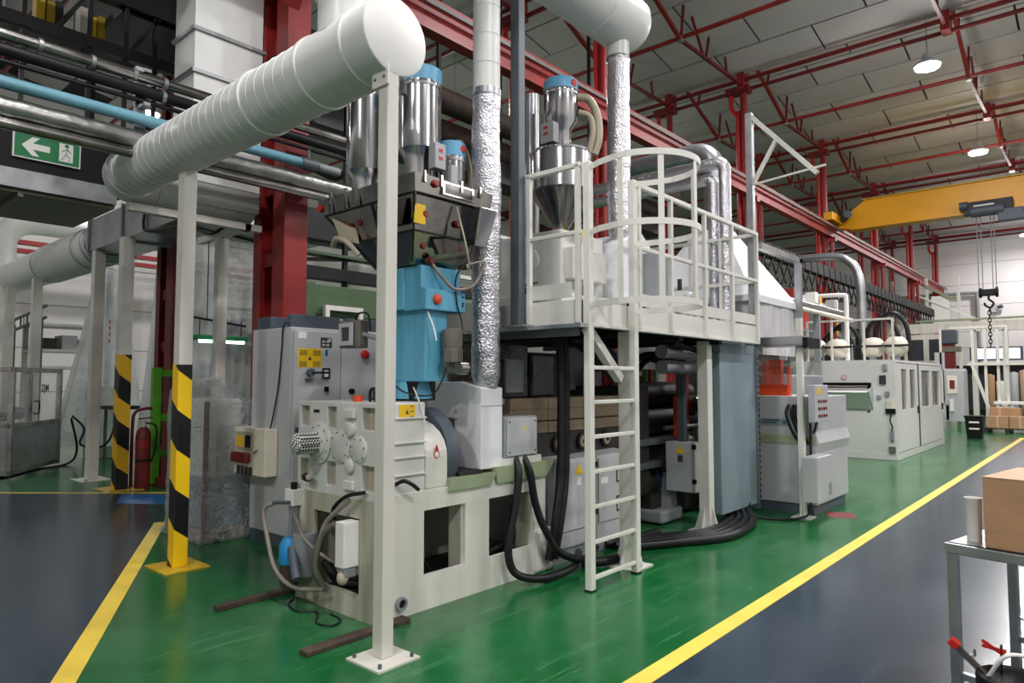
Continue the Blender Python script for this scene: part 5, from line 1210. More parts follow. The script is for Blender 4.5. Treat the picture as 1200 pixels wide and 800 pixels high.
for (x0, x1, z0, z1, mm, nm) in ((-3.60, -3.48, 1.55, 1.73, 'print_dark', 'control_plate'), (-3.53, -3.45, 1.83, 1.96, 'guard_blue', 'notice'), (-3.50, -3.42, 1.30, 1.40, 'panel_grey', 'socket'), (-3.48, -3.36, 1.05, 1.22, 'tank_cream', 'siren_box'), (-3.50, -3.32, 0.95, 1.05, 'black', 'siren_base'), (-3.66, -3.58, 1.24, 1.32, 'guard_blue', 'sticker'), (-3.43, -3.36, 0.40, 0.60, 'panel_grey', 'air_unit'), (-3.46, -3.34, 0.16, 0.28, 'olive_grey', 'foot_valve')):
    G().box(x0, x1, TY - 0.05, TY, z0, z1).build(nm, mm, t, bevel=0.004)
G().lathe([(0.025, 0), (0.025, -0.01)], (-3.82, TY, 0.98), 'y', 12).build('hole_plug', 'black', t)
G().tube([(-3.40, TY - 0.03, 0.95), (-3.42, TY - 0.05, 0.8), (-3.38, TY - 0.05, 0.7), (-3.40, TY - 0.03, 0.6)], 0.012, 6).build('air_line', 'cable', t)
for x, lab in ((-5.05, 'leftmost cream air tank on top of the thermoforming machine'), (-4.6, 'second cream air tank on the thermoforming machine roof'), (-3.87, 'third cream air tank on the thermoforming machine roof'), (-3.42, 'cream air tank nearest the doors on thermoforming machine roof')):
    a = thing('air_tank', lab, 'tank', (x, 16.3, 2.05), group='cream air tanks')
    G().lathe([(0.02, -0.215), (0.13, -0.2), (0.2, -0.13), (0.22, 0), (0.2, 0.13), (0.13, 0.2), (0.02, 0.215)], (x, 16.3, 2.34), 'x', 22).build('shell', 'tank_cream', a)
    G().box(x - 0.05, x + 0.05, 16.2, 16.4, 2.05, 2.16).build('saddle', 'panel_grey', a)
t = thing('tank_rack', 'dark pipe rack strapping the air tanks together', 'rack', (-4.2, 16.05, 2.05))
G().cyl((-5.3, 16.08, 2.36), (-3.1, 16.08, 2.36), 0.022, n=8).build('pipe', 'black_steel', t)
for x in (-4.83, -4.23, -3.62): G().cyl((x, 16.08, 2.05), (x, 16.08, 2.42), 0.02, n=8).build('leg', 'panel_grey', t)
# clutter above the thermoforming machine
t = thing('guard_rail', 'thin white guard rail above the thermoforming machine', 'railing', (-4.5, 14.9, 2.05))
for x, y in ((-5.05, 15.7), (-4.6, 15.9), (-3.95, 15.9), (-3.40, 15.9)):
    G().box(x - 0.02, x + 0.02, y, y + 0.04, 2.05, 2.92).build('rail_post', 'rail_white', t)
G().bar((-5.05, 15.75, 2.92), (-3.40, 15.95, 2.92), 0.04).build('top_rail', 'rail_white', t)
t = thing('white_riser', 'square white post with bent white pipe over thermoforming machine', 'pipe', (-4.6, 16.9, 2.05))
G().tube([(-5.6, 16.9, 3.62), (-5.2, 16.9, 3.62), (-4.62, 16.9, 3.6), (-4.55, 16.9, 3.5), (-4.55, 16.9, 2.9), (-4.55, 16.9, 2.05)], 0.05, 10, 5).build('pipe', 'white', t)
t = thing('grey_riser', 'thick grey pipe bending down from roof line above machine', 'pipe', (-4.9, 19.0, 2.05))
G().tube([(-10.5, 19.0, 5.0), (-8, 19.0, 4.95), (-5.6, 19.0, 4.9), (-5.0, 19.0, 4.7), (-4.78, 19.0, 4.2), (-4.75, 19.0, 3.2), (-4.75, 19.0, 2.05)], 0.11, 14, 6).build('pipe', 'galv', t)
G().box(-4.9, -4.6, 18.9, 19.1, 2.05, 2.95).build('valve_body', 'black_steel', t, bevel=0.03)
t = thing('hose_bundle', 'looping black hoses on the thermoforming machine roof', 'hose', (-4.4, 17.4, 2.05))
for k, (x, z) in enumerate(((-4.85, 2.85), (-4.7, 2.95), (-4.0, 3.1), (-3.8, 3.2))):
    y = 17.3 + 0.5 * (k // 2)
    G().tube([(x - 0.35, y, 2.1), (x - 0.32, y, z - 0.25), (x, y, z), (x + 0.28, y, z - 0.3), (x + 0.35, y, 2.08)], 0.05, 8).build('hose', 'cable', t)
t = thing('roller_bank', 'grey bank of rollers and pipes above the machine line', 'conveyor', (-5.3, 13.5, 2.5))
for k, (x, z) in enumerate(((-4.6, 3.05), (-4.75, 3.22), (-4.95, 3.32), (-5.15, 3.42))):
    G().cyl((x, 10.8, z), (x, 17.5, z), 0.05 + 0.01 * (k % 2), n=10).build('roller', 'galv' if k % 2 else 'tank_cream', t)
for y in (11, 13, 15, 17): G().box(-4.68, -4.56, y - 0.04, y + 0.04, 2.0, 3.04).build('bracket', 'panel_grey', t)
for k in range(14):
    G().box(-4.95 - 0.1 * (k % 3), -4.75 - 0.1 * (k % 3), 11.3 + k * 0.45, 11.5 + k * 0.45, 3.3, 3.48 + 0.06 * (k % 2)).build('clamp_block', ['cab_grey', 'white', 'red_steel', 'yellow'][k % 4] if k % 5 else 'guard_blue', t)
t = thing('dark_press', 'dark press frame behind the roller bank', 'machine', (-5.6, 14.5, 0))
G().box(-6.3, -5.3, 12.2, 15.3, 0.0, 2.7).build('body', 'dark_machine', t)
for k in range(4): G().box(-5.3, -5.27, 12.3, 15.2, 1.7 + 0.22 * k, 1.78 + 0.22 * k).build('rail', 'steel_post', t)
# black scissor-lattice conveyor roof
t = thing('lattice_conveyor', 'long black scissor lattice conveyor under crane rail', 'conveyor', (-6.3, 25, 4.0))
k = 0
y = 13.0
while y < 37:
    G().prism([(y, 4.98), (y + 0.48, 4.98), (y + 0.56, 4.66), (y + 0.08, 4.66)], 'x', -6.35, -6.15).build('cover_plate', 'black', t)
    for sgn in (1, -1):
        a = (y + 0.05, 4.66) if sgn > 0 else (y + 0.55, 4.66); b = (y + 0.55, 4.08) if sgn > 0 else (y + 0.05, 4.08)
        G().bar((-6.22 - 0.03 * sgn, a[0], a[1]), (-6.22 - 0.03 * sgn, b[0], b[1]), 0.03, 0.05).build('scissor_bar', 'black', t)
    y += 0.55; k += 1
G().bar((-6.22, 13, 4.08), (-6.22, 36.6, 4.08), 0.04).build('lower_rail', 'black_steel', t)
for yy in (15.2, 21.5, 28, 34.5): G().box(-6.4, -6.36, yy, yy + 0.06, 0, 4.98).build('support', 'black_steel', t)
t = thing('yellow_guard', 'yellow and red guard panels behind the black lattice', 'panel', (-8.0, 20, 2.0))
for yy, cc in ((15.5, 'yellow'), (19.2, 'red_bright'), (22.0, 'yellow'), (24.5, 'red_bright'), (28.0, 'yellow')):
    G().box(-8.05, -8.0, yy, yy + 0.6, 3.4, 4.3).build('panel', cc, t)
G().bar((-8.03, 14, 3.4), (-8.03, 36, 3.4), 0.08).build('rail', 'panel_grey', t)
for yy in (14, 20, 26, 32, 36): G().box(-8.08, -7.98, yy - 0.05, yy + 0.05, 0, 3.4).build('post', 'panel_grey', t)

# ================================================================ FAR RIGHT
t = thing('waste_bin', 'black waste bin with two white stripes on the green floor', 'bin', (-2.96, 23.2, 0))
loft([sq(-3.13, -2.79, 23.05, 23.4, 0), sq(-3.17, -2.75, 23.0, 23.45, 0.60)]).build('body', 'black', t)
loft([sq(-3.19, -2.73, 22.98, 23.47, 0.60), sq(-3.19, -2.73, 22.98, 23.47, 0.64)]).build('rim', 'black', t)
for z in (0.26, 0.44): G().box(-3.07, -2.83, 23.0, 23.02, z, z + 0.045).build('stripe', 'white', t)
t = thing('boxes_pallet', 'dark low pallet under the cardboard boxes', 'pallet', (-2.2, 26.5, 0))
for x in (-3.1, -2.55, -2.0, -1.45): G().box(x, x + 0.12, 26.0, 27.2, 0.0, 0.12).build('runner', 'dark_machine', t)
for k in range(5): G().box(-3.1, -1.3, 26.0 + k * 0.25, 26.18 + k * 0.25, 0.12, 0.16).build('board', 'dark_machine', t)
for x0, x1, z0, lab in ((-3.0, -2.45, 0.16, 'cardboard box at the left of the low dark pallet'), (-2.43, -1.9, 0.16, 'cardboard box at the right of the low dark pallet'), (-3.0, -2.2, 0.50, 'longer cardboard box lying behind on the pallet')):
    yb = 26.05 if z0 < 0.3 else 26.7
    q = thing('cardboard_box', lab, 'box', ((x0 + x1) / 2, yb + 0.25, 0.16), group='cardboard boxes on the pallet')
    G().box(x0, x1, yb, yb + 0.5, 0.16, 0.16 + (0.36 if z0 < 0.3 else 0.60)).build('carton', 'cardboard', q)
    G().box(x0 + 0.24, x0 + 0.30, yb - 0.002, yb + 0.502, 0.16, 0.162 + (0.36 if z0 < 0.3 else 0.60)).build('packing_tape', 'cardboard_top', q)
t = thing('stair_frame', 'white steel step frame with slanted legs beyond the bin', 'steps', (-2.8, 29, 0))
G().bar((-3.6, 28, 2.25), (-2.95, 28, 0.0), 0.09).build('slanted_leg', 'rail_white', t)
for x in (-3.55, -3.2, -2.85, -2.6): G().box(x - 0.04, x + 0.04, 28.0, 28.08, 2.2 if x < -3.4 else 0.0, 3.5).build('post', 'rail_white', t)
G().box(-3.7, -1.9, 27.95, 28.15, 2.15, 2.25).build('platform_beam', 'rail_white', t)
G().box(-4.2, -2.6, 27.98, 28.1, 3.42, 3.5).build('top_beam', 'rail_white', t)
G().box(-3.0, -2.1, 27.9, 28.5, 0.85, 0.93).build('lower_deck', 'white', t)
for x in (-2.95, -2.55, -2.15): G().box(x, x + 0.08, 27.95, 28.03, 0, 0.85).build('leg', 'white', t)
t = thing('stacking_cabinet', 'white stacking station with blue side panel near the bin', 'machine', (-4.0, 27.5, 0))
G().box(-4.3, -3.75, 27.3, 28.2, 0.25, 2.0).build('cabinet', 'cab_grey', t, bevel=0.02)
G().box(-4.62, -4.34, 27.3, 27.5, 0.9, 2.0).build('blue_panel', 'guard_blue', t)
G().plate('y', [-4.22, -4.15, -4.0, -3.93], [1.2, 1.35, 1.65, 1.8], {(1, 1)}, 27.26, 27.3).build('panel_frame', 'tank_cream', t)
G().box(-4.15, -4.0, 27.27, 27.3, 1.35, 1.65).build('display', 'red_dark', t)
G().box(-4.15, -4.05, 27.2, 27.3, 0.6, 1.0).build('paper_sheet', 'paper', t)
for z in (1.1, 1.5, 1.95): G().bar((-5.2, 27.3, z), (-4.35, 27.3, z), 0.04).build('rail', 'black_steel', t)
G().box(-4.4, -4.34, 27.2, 27.3, 0, 3.4).build('post', 'rail_white', t)
G().box(-4.55, -4.3, 27.2, 27.5, 2.0, 2.6).build('pipe_box', 'cab_grey', t)
G().box(-5.4, -4.2, 27.3, 27.5, 0.3, 0.8).build('lower_guard', 'cab_grey', t)
G().box(-5.3, -4.9, 26.8, 27.2, 1.2, 2.0).build('red_panel', 'red_bright', t)
t = thing('conveyor_end', 'low grey conveyor end with dark bucket past thermoforming machine', 'conveyor', (-4.0, 22.2, 0))
G().prism([(21.0, 0.2), (23.6, 0.2), (23.6, 0.5), (22.8, 0.85), (21.0, 0.85)], 'x', -4.6, -3.7).build('housing', 'cab_grey', t)
for y in (21.2, 23.3): G().box(-4.5, -3.8, y, y + 0.1, 0, 0.2).build('foot', 'hazard_plate', t)
G().prism([(21.0, 0.85), (21.9, 0.85), (22.1, 1.1), (21.0, 1.5)], 'x', -4.2, -3.8).build('black_chute', 'black', t)
t = thing('portal_frame', 'pale green machine portal with windows before the end wall', 'machine', (-4.6, 32, 0))
G().box(-7.2, -2.0, 31.9, 32.1, 3.55, 3.95).build('lintel', 'machine_white', t)
G().box(-6.0, 1.0, 32.4, 32.6, 4.05, 4.12).build('upper_rail', 'sage', t)
G().box(-7.0, -4.9, 31.85, 32.0, 2.2, 3.5).build('window_wall', 'machine_white', t)
for x in (-6.9, -6.2, -5.5): G().box(x, x + 0.5, 31.83, 31.86, 2.45, 3.3).build('window_pane', 'screen_off', t)
for x in (-7.1, -4.75, -4.0, -3.0): G().box(x - 0.09, x + 0.09, 31.9, 32.1, 0, 3.6).build('post', 'machine_white', t)
G().box(-5.0, -4.2, 30.9, 31.3, 1.9, 2.1).build('arm', 'machine_white', t)
G().box(-4.95, -4.4, 30.8, 31.2, 3.05, 3.6).build('drive_head', 'cab_dark', t, bevel=0.05)
G().box(-4.9, -4.5, 30.9, 31.2, 2.1, 3.05).build('ram', 'red_dark', t)
G().box(-4.95, -4.3, 30.85, 31.2, 2.75, 2.95).build('clamp_plate', 'motor_grey', t)
t = thing('mezzanine', 'white mezzanine stair tower beside the end of crane rail', 'mezzanine', (-7.0, 38, 0))
G().box(-8.2, -5.2, 38, 41, 4.2, 4.4).build('deck', 'machine_white', t)
G().bar((-6.65, 38, 6.25), (-5.4, 38, 5.4), 0.12).build('stair_stringer', 'sage', t)
G().bar((-7.2, 38, 5.9), (-4.6, 38, 4.5), 0.08).build('hand_rail', 'white', t)
G().box(-6.4, -5.7, 38, 38.1, 4.4, 5.7).build('panel', 'white', t)
for x in (-8.1, -6.6, -5.3): G().box(x - 0.06, x + 0.06, 38, 38.12, 0, 6.6).build('post', 'machine_white', t)
t = thing('wall_pipe', 'grey pipe frame running along the white end wall', 'pipe', (-7, 44.3, 0))
G().tube([(-11, 44.2, 6.4), (-9, 44.2, 6.4), (-5.6, 44.2, 6.4), (-5.35, 44.2, 6.3), (-5.3, 44.2, 6.0), (-5.3, 44.2, 2.5)], 0.09, 8, 5).build('pipe', 'panel_grey', t)
t = thing('wall_screen', 'pair of lit production screens on the far office front', 'screen', (-4.3, 40, 2.4))
G().box(-5.2, -3.1, 40.0, 40.2, 2.62, 3.27).build('frame', 'cab_dark', t)
G().box(-5.12, -4.15, 39.98, 40.0, 2.7, 3.2).build('display', 'screen_on', t)
G().box(-4.0, -3.2, 39.98, 40.0, 2.7, 3.2).build('display', 'screen_on', t)
G().box(-5.0, -4.9, 40.05, 40.15, 0, 2.5).build('stand', 'cab_dark', t)
t = thing('dark_office', 'dark office front under the lit screens', 'booth', (-3, 41.5, 0))
G().box(-6, 2, 40.8, 43.5, 0, 2.4).build('booth', 'black_steel', t)
for x in (-5.6, -4.2, -2.8, -1.4, 0.0): G().box(x, x + 0.9, 40.77, 40.8, 0.2, 2.0).build('glass_pane', 'screen_off', t)
for k, (x, hh, mm) in enumerate(((-4.3, 1.9, 'cardboard'), (-3.9, 1.6, 'tank_cream'), (-3.4, 2.0, 'cab_grey'), (-3.0, 2.1, 'cardboard_top'))):
    q = thing('material_roll', ['tall brown carton roll leaning by the dark office', 'cream film roll standing by the dark office', 'grey film roll standing by the dark office', 'tall pale carton standing by the dark office'][k], 'roll', (x, 39, 0))
    G().lathe([(0.16, 0), (0.18, 0.02), (0.18, hh), (0.16, hh + 0.02)], (x, 39, 0), 'z', 14).build('roll', mm, q)
    G().cyl((x, 39, hh), (x, 39, hh + 0.06), 0.06, n=10).build('core', 'cardboard_top', q)
t = thing('wall_camera', 'small white junction on the end wall near crane hook', 'camera', (-4.0, 44.4, 5.2))
G().box(-4.7, -4.45, 44.3, 44.5, 5.3, 5.7).build('body', 'cab_grey', t)
G().cyl((-4.4, 44.25, 5.55), (-4.2, 44.2, 5.6), 0.1, n=10).build('lens', 'cab_dark', t)

# ================================================================ TROLLEY AT THE RIGHT
TT = (-0.585, 3.60, 0.0)
t = thing('work_trolley', 'scratched grey steel work table with square legs in the aisle', 'table', TT, radians(-12))
L_ = dict(parent=t, local=True)
G().plate('z', [0, 0.03, 0.87, 0.9], [0, 0.03, 0.72, 0.75], set(), 0.875, 0.885).build('top_sheet', 'galv', bevel=0.002, **L_)
G().box(-0.005, 0.905, -0.005, 0.03, 0.84, 0.885).build('front_rail', 'galv', bevel=0.004, **L_)
G().box(-0.005, 0.03, 0.0, 0.75, 0.84, 0.884).build('side_rail', 'galv', bevel=0.004, **L_)
G().box(0.0, 0.9, 0.72, 0.75, 0.84, 0.884).build('rear_rail', 'galv', bevel=0.004, **L_)
for x in (0.0, 0.86):
    for y in (0.0, 0.71):
        G().box(x, x + 0.04, y, y + 0.04, 0.0, 0.875).build('leg', 'galv', bevel=0.004, **L_)
for y in (0.005, 0.715): G().box(0.04, 0.86, y, y + 0.03, 0.30, 0.33).build('cross_bar', 'galv', bevel=0.003, **L_)
G().tube([(0.04, 0.06, 0.40), (0.075, 0.06, 0.40), (0.075, 0.06, 0.43)], 0.005, 6).build('hook', 'galv', **L_)
G().tube([(0.04, 0.73, 0.42), (0.075, 0.70, 0.42), (0.075, 0.70, 0.45)], 0.005, 6).build('hook', 'galv', **L_)
t = thing('cardboard_box', 'large brown cardboard box standing on the grey work table', 'box', (-0.44, 3.60, 0.885), radians(-10))
G().box(0, 0.45, 0, 0.5, 0.001, 0.30).build('carton', 'cardboard', t, local=True, bevel=0.003)
G().box(-0.001, 0.225, -0.001, 0.5, 0.30, 0.304).build('flap', 'cardboard_top', t, local=True)
G().box(0.228, 0.451, -0.001, 0.5, 0.30, 0.304).build('flap', 'cardboard_top', t, local=True)
t = thing('paper_cup', 'white paper cup beside the cardboard box on table', 'cup', (-0.492, 3.72, 0.885))
G().lathe([(0.029, 0.0), (0.033, 0.185), (0.035, 0.188), (0.035, 0.193), (0.031, 0.193), (0.026, 0.03)], (-0.492, 3.72, 0.885), 'z', 24).build('cup', 'white', t)
t = thing('tool_tub', 'pale ribbed tool tub with black rim under the table front', 'tub', (-0.40, 3.55, 0.30))
bx_, by_, bz_ = -0.325, 3.40, 0.215
G().lathe([(0.09, 0.0), (0.13, 0.2)], (bx_, by_, bz_ - 0.02), 'z', 28).build('body', 'beige', t)
G().lathe([(0.134, 0.17), (0.14, 0.175), (0.14, 0.21), (0.134, 0.215), (0.12, 0.2)], (bx_, by_, bz_ - 0.0), 'z', 28).build('rim', 'black', t)
G().tube([(bx_ - 0.10, by_, bz_ + 0.19), (bx_ - 0.03, by_ - 0.02, bz_ + 0.30), (bx_ + 0.06, by_ + 0.05, bz_ + 0.28), (bx_ + 0.1, by_ + 0.05, bz_ + 0.2)], 0.008, 8).build('handle', 'white', t)
t = thing('tub_stool', 'small dark stool that carries the ribbed tool tub', 'stool', (bx_, by_, 0))
G().lathe([(0.12, 0.165), (0.12, 0.195)], (bx_, by_, 0), 'z', 20).build('seat', 'black_steel', t)
for a in range(0, 360, 90): G().cyl((bx_ + 0.1 * cos(radians(a)), by_ + 0.1 * sin(radians(a)), 0.17), (bx_ + 0.13 * cos(radians(a)), by_ + 0.13 * sin(radians(a)), 0.0), 0.012, n=8).build('leg', 'black_steel', t)
t = thing('scraper', 'metal scraper with red end leaning out of the tool tub', 'tool', (bx_, by_, 0.4))
G().bar((bx_ - 0.05, by_ + 0.02, bz_ + 0.14), (bx_ - 0.21, by_ + 0.03, bz_ + 0.28), 0.03, 0.016).build('blade', 'stainless_dull', t)
G().rbox((bx_ - 0.215, by_ + 0.03, bz_ + 0.29), (0.04, 0.035, 0.035), ry=radians(40)).build('red_end', 'red_bright', t, bevel=0.006)
t = thing('pliers', 'red handled pliers sticking out of the tool tub', 'tool', (bx_, by_ + 0.05, 0.4))
G().bar((bx_ - 0.06, by_ + 0.05, bz_ + 0.12), (bx_ - 0.055, by_ + 0.055, bz_ + 0.315), 0.006).build('shank', 'black', t)
for dz in (0, 0.02): G().bar((bx_ - 0.12, by_ + 0.05, bz_ + 0.30 + dz), (bx_ - 0.04, by_ + 0.06, bz_ + 0.29 - dz), 0.012).build('grip', 'red_bright', t)

# ================================================================ LEFT SIDE: OVERHEAD PIPES
def run_pipe(label, x, z, y0, y1, r, mat, n=18, bands=()):
    t = thing('service_pipe', label, 'pipe', (x, (y0 + y1) / 2, z - r))
    G().cyl((x, y0, z), (x, y1, z), r, n=n).build('tube', mat, t)
    for y in bands:
        G().lathe([(r, -0.02), (r + 0.008, -0.015), (r + 0.008, 0.015), (r, 0.02)], (x, y, z), 'y', n).build('clamp', 'galv', t)
    return t
run_pipe('upper dark steel pipe crossing behind the white spiral duct', -6.75, 4.46, -1.5, 5.3, 0.05, 'stainless_dull', bands=(0.4, 1.6, 2.0, 2.35, 2.62))
run_pipe('lower dark steel pipe just under its twin behind spiral duct', -6.78, 4.34, -1.5, 5.3, 0.055, 'black_steel', bands=(2.62,))
run_pipe('slim dark conduit under the pair of dark pipes', -6.80, 4.25, -1.5, 5.3, 0.022, 'black_steel')
t = run_pipe('light blue water pipe running between dark and foil pipes', -6.75, 4.055, -1.5, 4.1, 0.055, 'pipe_blue')
G().cyl((-6.75, 4.1, 4.055), (-6.75, 4.3, 4.055), 0.07, n=16).build('valve_body', 'steel_post', t)
G().cyl((-6.75, 4.32, 4.055), (-6.75, 4.6, 4.055), 0.05, n=16).build('union', 'panel_grey', t)
G().cyl((-6.75, 4.2, 4.1), (-6.75, 4.2, 4.22), 0.015, n=8).build('stem', 'steel_post', t)
t = thing('foil_pipe', 'thick foil insulated pipe under the light blue pipe', 'pipe', (-6.75, 1.5, 3.7))
G().sweep([(-6.75, -1.5 + 0.08 * k, 3.85 + 0.003 * sin(k * 1.7)) for k in range(82)], 0.088, 18, 0.02).build('tube', 'foil_smooth', t)
G().sweep([(-6.72, -1.5 + 0.08 * k, 3.71) for k in range(82)], 0.05, 14, 0.02).build('lower_tube', 'stainless_dull', t)
t = thing('pipe_bracket', 'grey strut bracket clamping the overhead pipes', 'bracket', (-6.83, 2.45, 3.6))
G().box(-6.90, -6.86, 2.40, 2.50, 3.6, 4.6).build('strut', 'galv', t)
for z in (3.62, 4.2, 4.52): G().box(-6.90, -6.70, 2.42, 2.48, z - 0.015, z + 0.015).build('arm', 'galv', t)
# conveyor bridge with exit sign
t = thing('conveyor_bridge', 'dark overhead conveyor bridge crossing the left aisle', 'bridge', (-9.5, 1, 3.7))
G().box(-9.06, -9.0, -3, 2.98, 3.74, 3.95).build('edge_channel', 'galv', t)
G().box(-10.6, -9.06, -3, 2.98, 3.70, 3.76).build('underside', 'olive_grey', t)
for y in (0.8, 2.0): G().box(-10.6, -9.06, y, y + 0.05, 3.66, 3.70).build('underside_rib', 'motor_grey', t)
G().box(-9.10, -9.04, -3, 2.98, 3.95, 4.40).build('side_skirt', 'black', t)
G().box(-9.1, -9.0, -3, 3.8, 5.58, 5.72).build('upper_beam', 'black_steel', t)
G().box(-9.15, -9.0, -3, 3.8, 6.25, 6.45).build('top_beam', 'black_steel', t)
G().box(-11.0, -9.1, 3.0, 4.0, 6.2, 6.9).build('roof_box', 'black_steel', t)
for y in (1.1, 1.96, 2.62, 3.02, 3.36, 3.75): G().box(-9.07, -9.03, y, y + 0.045, 4.4, 6.5).build('hanger', 'black_steel', t)
for y in (1.3, 2.3, 3.1): G().bar((-9.05, y, 5.72), (-9.05, y + 0.35, 6.3), 0.04).build('brace', 'black_steel', t)
for y in (1.96, 3.02): G().box(-10.3, -10.24, y, y + 0.06, 4.4, 6.5).build('rear_hanger', 'black_steel', t)
for k, (y, mm) in enumerate(((1.75, 'green_beam'), (1.95, 'cab_grey'), (2.25, 'yellow'), (2.36, 'hazard_plate'), (2.45, 'print_dark'), (2.72, 'tank_cream'), (2.82, 'yellow'), (2.92, 'hazard_plate'))):
    q = G().box(-9.9, -9.7, y, y + 0.085, 5.8, 6.3 + 0.04 * (k % 3)).build('crate', mm, label=['green crate end', 'grey carton', 'bright yellow carton', 'mustard carton', 'black carton', 'cream carton', 'second bright yellow carton beside the cream one', 'mustard carton at the row end'][k] + ' stored on the dark overhead bridge', cat='carton', group='cartons on the overhead bridge')
G().box(-9.95, -9.6, 1.6, 3.4, 5.72, 5.8).build('crate_shelf', 'black_steel', t)
t = thing('exit_sign', 'green emergency exit sign with white arrow and running figure', 'sign', (-9.0, 2.25, 4.08))
G().box(-9.03, -9.0, 1.92, 2.58, 4.085, 4.375).build('plate', 'white', t)
G().box(-9.0, -8.994, 1.935, 2.565, 4.10, 4.36).build('face', 'green_sign', t)
G().prism([(2.0, 4.23), (2.10, 4.335), (2.17, 4.335), (2.105, 4.265), (2.27, 4.265), (2.27, 4.195), (2.105, 4.195), (2.17, 4.125), (2.10, 4.125)], 'x', -8.994, -8.991).build('arrow', 'white', t)
dr = G().plate('x', [2.36, 2.50], [4.13, 4.34], set(), -8.994, -8.992).build('door_symbol', 'white', t)
G().lathe([(0.022, 0), (0.022, 0.002)], (-8.992, 2.435, 4.315), 'x', 12).build('figure_head', 'green_sign', dr)
for nm, p0, p1 in (('figure_body', (2.44, 4.29), (2.425, 4.22)), ('figure_arm', (2.44, 4.28), (2.385, 4.25)), ('figure_arm', (2.44, 4.28), (2.48, 4.24)), ('figure_leg', (2.425, 4.22), (2.47, 4.18)), ('figure_leg', (2.47, 4.18), (2.46, 4.14)), ('figure_leg', (2.425, 4.22), (2.385, 4.15))):
    G().bar((-8.9915, p0[0], p0[1]), (-8.9915, p1[0], p1[1]), 0.018, 0.002).build(nm, 'green_sign', dr)

# ================================================================ LEFT DUCT RUN
LYC, LZC, LR = 4.22, 4.0, 0.36
t = thing('exhaust_duct', 'large grey-white ribbed duct joining a rectangular box on posts', 'duct', (-14, LYC, LZC - LR))
prof = [(LR, -19.05), (LR, -16.3)]
x = -16.2
while x < -13.9: prof += [(LR, x), (LR + 0.028, x + 0.015), (LR + 0.028, x + 0.045), (LR, x + 0.06)]; x += 0.1
prof += [(LR, -13.85), (LR, -13.05)]
G().lathe(prof, (0, LYC, LZC), 'x', 36).build('tube', 'duct_white', t)
for xx in (-16.3, -13.8, -13.3, -13.1):
    G().lathe([(LR, -0.03), (LR + 0.02, -0.025), (LR + 0.02, 0.025), (LR, 0.03)], (xx, LYC, LZC), 'x', 36).build('clamp_band', 'galv', t)
loft([[(-13.08, LYC + LR * cos(radians(a)), LZC + LR * sin(radians(a))) for a in range(-135, 225, 30)], [(-12.82, LYC + 0.36 * max(-1, min(1, 1.42 * cos(radians(a)))), 4.04 + 0.27 * max(-1, min(1, 1.42 * sin(radians(a))))) for a in range(-135, 225, 30)]]).build('transition', 'galv', t)
for x0, x1 in ((-12.82, -11.33), (-11.31, -10.4), (-10.38, -9.3)):
    G().box(x0, x1, 3.85, 4.56, 3.78, 4.30).build('box_section', 'galv', t, bevel=0.006)
for xx in (-12.82, -11.32, -10.39):
    G().box(xx - 0.025, xx + 0.025, 3.82, 4.585, 3.75, 4.33).build('flange', 'panel_grey', t)
G().box(-10.3, -9.5, 4.56, 6.2, 3.80, 4.25).build('side_branch', 'galv', t, bevel=0.006)
hose('support_wire', 'thick black cable strung under the rectangular duct', [(-12.0, 3.8, 4.42), (-11.2, 3.78, 4.38), (-10.35, 3.78, 4.2), (-10.33, 3.78, 3.85), (-10.2, 3.8, 3.74), (-9.0, 3.82, 3.62), (-8.3, 3.8, 3.42), (-8.05, 3.86, 3.47), (-7.82, 3.9, 3.46)], 0.018, 'rubber', 'cable', 6)
for x, lab in ((-12.62, 'grey post on base plate under the rectangular duct end'), (-16.1, 'grey post under the ribbed duct behind glass machine'), (-18.1, 'grey post under the far end of ribbed duct')):
    q = thing('duct_post', lab, 'post', (x, 3.9, 0))
    G().box(x - 0.08, x + 0.08, 3.86, 4.02, 0.012, 3.78 if x > -13 else 3.66).build('shaft', 'post_white', q, bevel=0.005)
    p = G().box(x - 0.28, x + 0.28, 3.72, 4.16, 0, 0.012).build('base_plate', 'post_white', q)
    for dx in (-0.22, 0.22): G().cyl((x + dx, 3.8, 0.012), (x + dx, 3.8, 0.03), 0.02, n=6).build('bolt', 'steel_post', p)
q = thing('duct_post', 'grey post with hazard tape beside the fire extinguisher', 'post', (-11.15, 3.85, 0))
G().box(-11.24, -11.06, 3.78, 3.94, 2.0, 3.78).build('shaft', 'post_white', q, bevel=0.005)
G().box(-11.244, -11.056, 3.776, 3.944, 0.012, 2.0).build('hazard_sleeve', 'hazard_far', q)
G().box(-11.5, -10.85, 3.62, 4.1, 0, 0.012).build('base_plate', 'hazard_plate', q)
sg = G().box(-11.30, -11.245, 3.70, 3.778, 2.15, 2.55).build('red_sign', 'white', q)
for k in range(4): G().box(-11.295, -11.25, 3.695, 3.70, 2.18 + k * 0.095, 2.24 + k * 0.095).build('print', 'red_bright', sg)
t = thing('fire_extinguisher', 'red fire extinguisher standing behind the hazard striped post', 'extinguisher', (-10.85, 4.0, 0))
G().lathe([(0.10, 0.0), (0.105, 0.03), (0.105, 0.78), (0.09, 0.86), (0.04, 0.92)], (-11.0, 4.12, 0), 'z', 24).build('cylinder', 'red_dark', t)
G().lathe([(0.107, 0.60), (0.107, 0.72)], (-11.0, 4.12, 0), 'z', 24).build('label_band', 'red_steel', t)
G().lathe([(0.107, 0.40), (0.107, 0.44)], (-11.0, 4.12, 0), 'z', 24).build('strap', 'black', t)
G().cyl((-11.0, 4.12, 0.92), (-11.0, 4.12, 1.02), 0.035, n=12).build('valve', 'skin_hose', t)
G().bar((-11.0, 4.05, 1.04), (-10.95, 4.22, 1.06), 0.03, 0.02).build('lever', 'black', t)
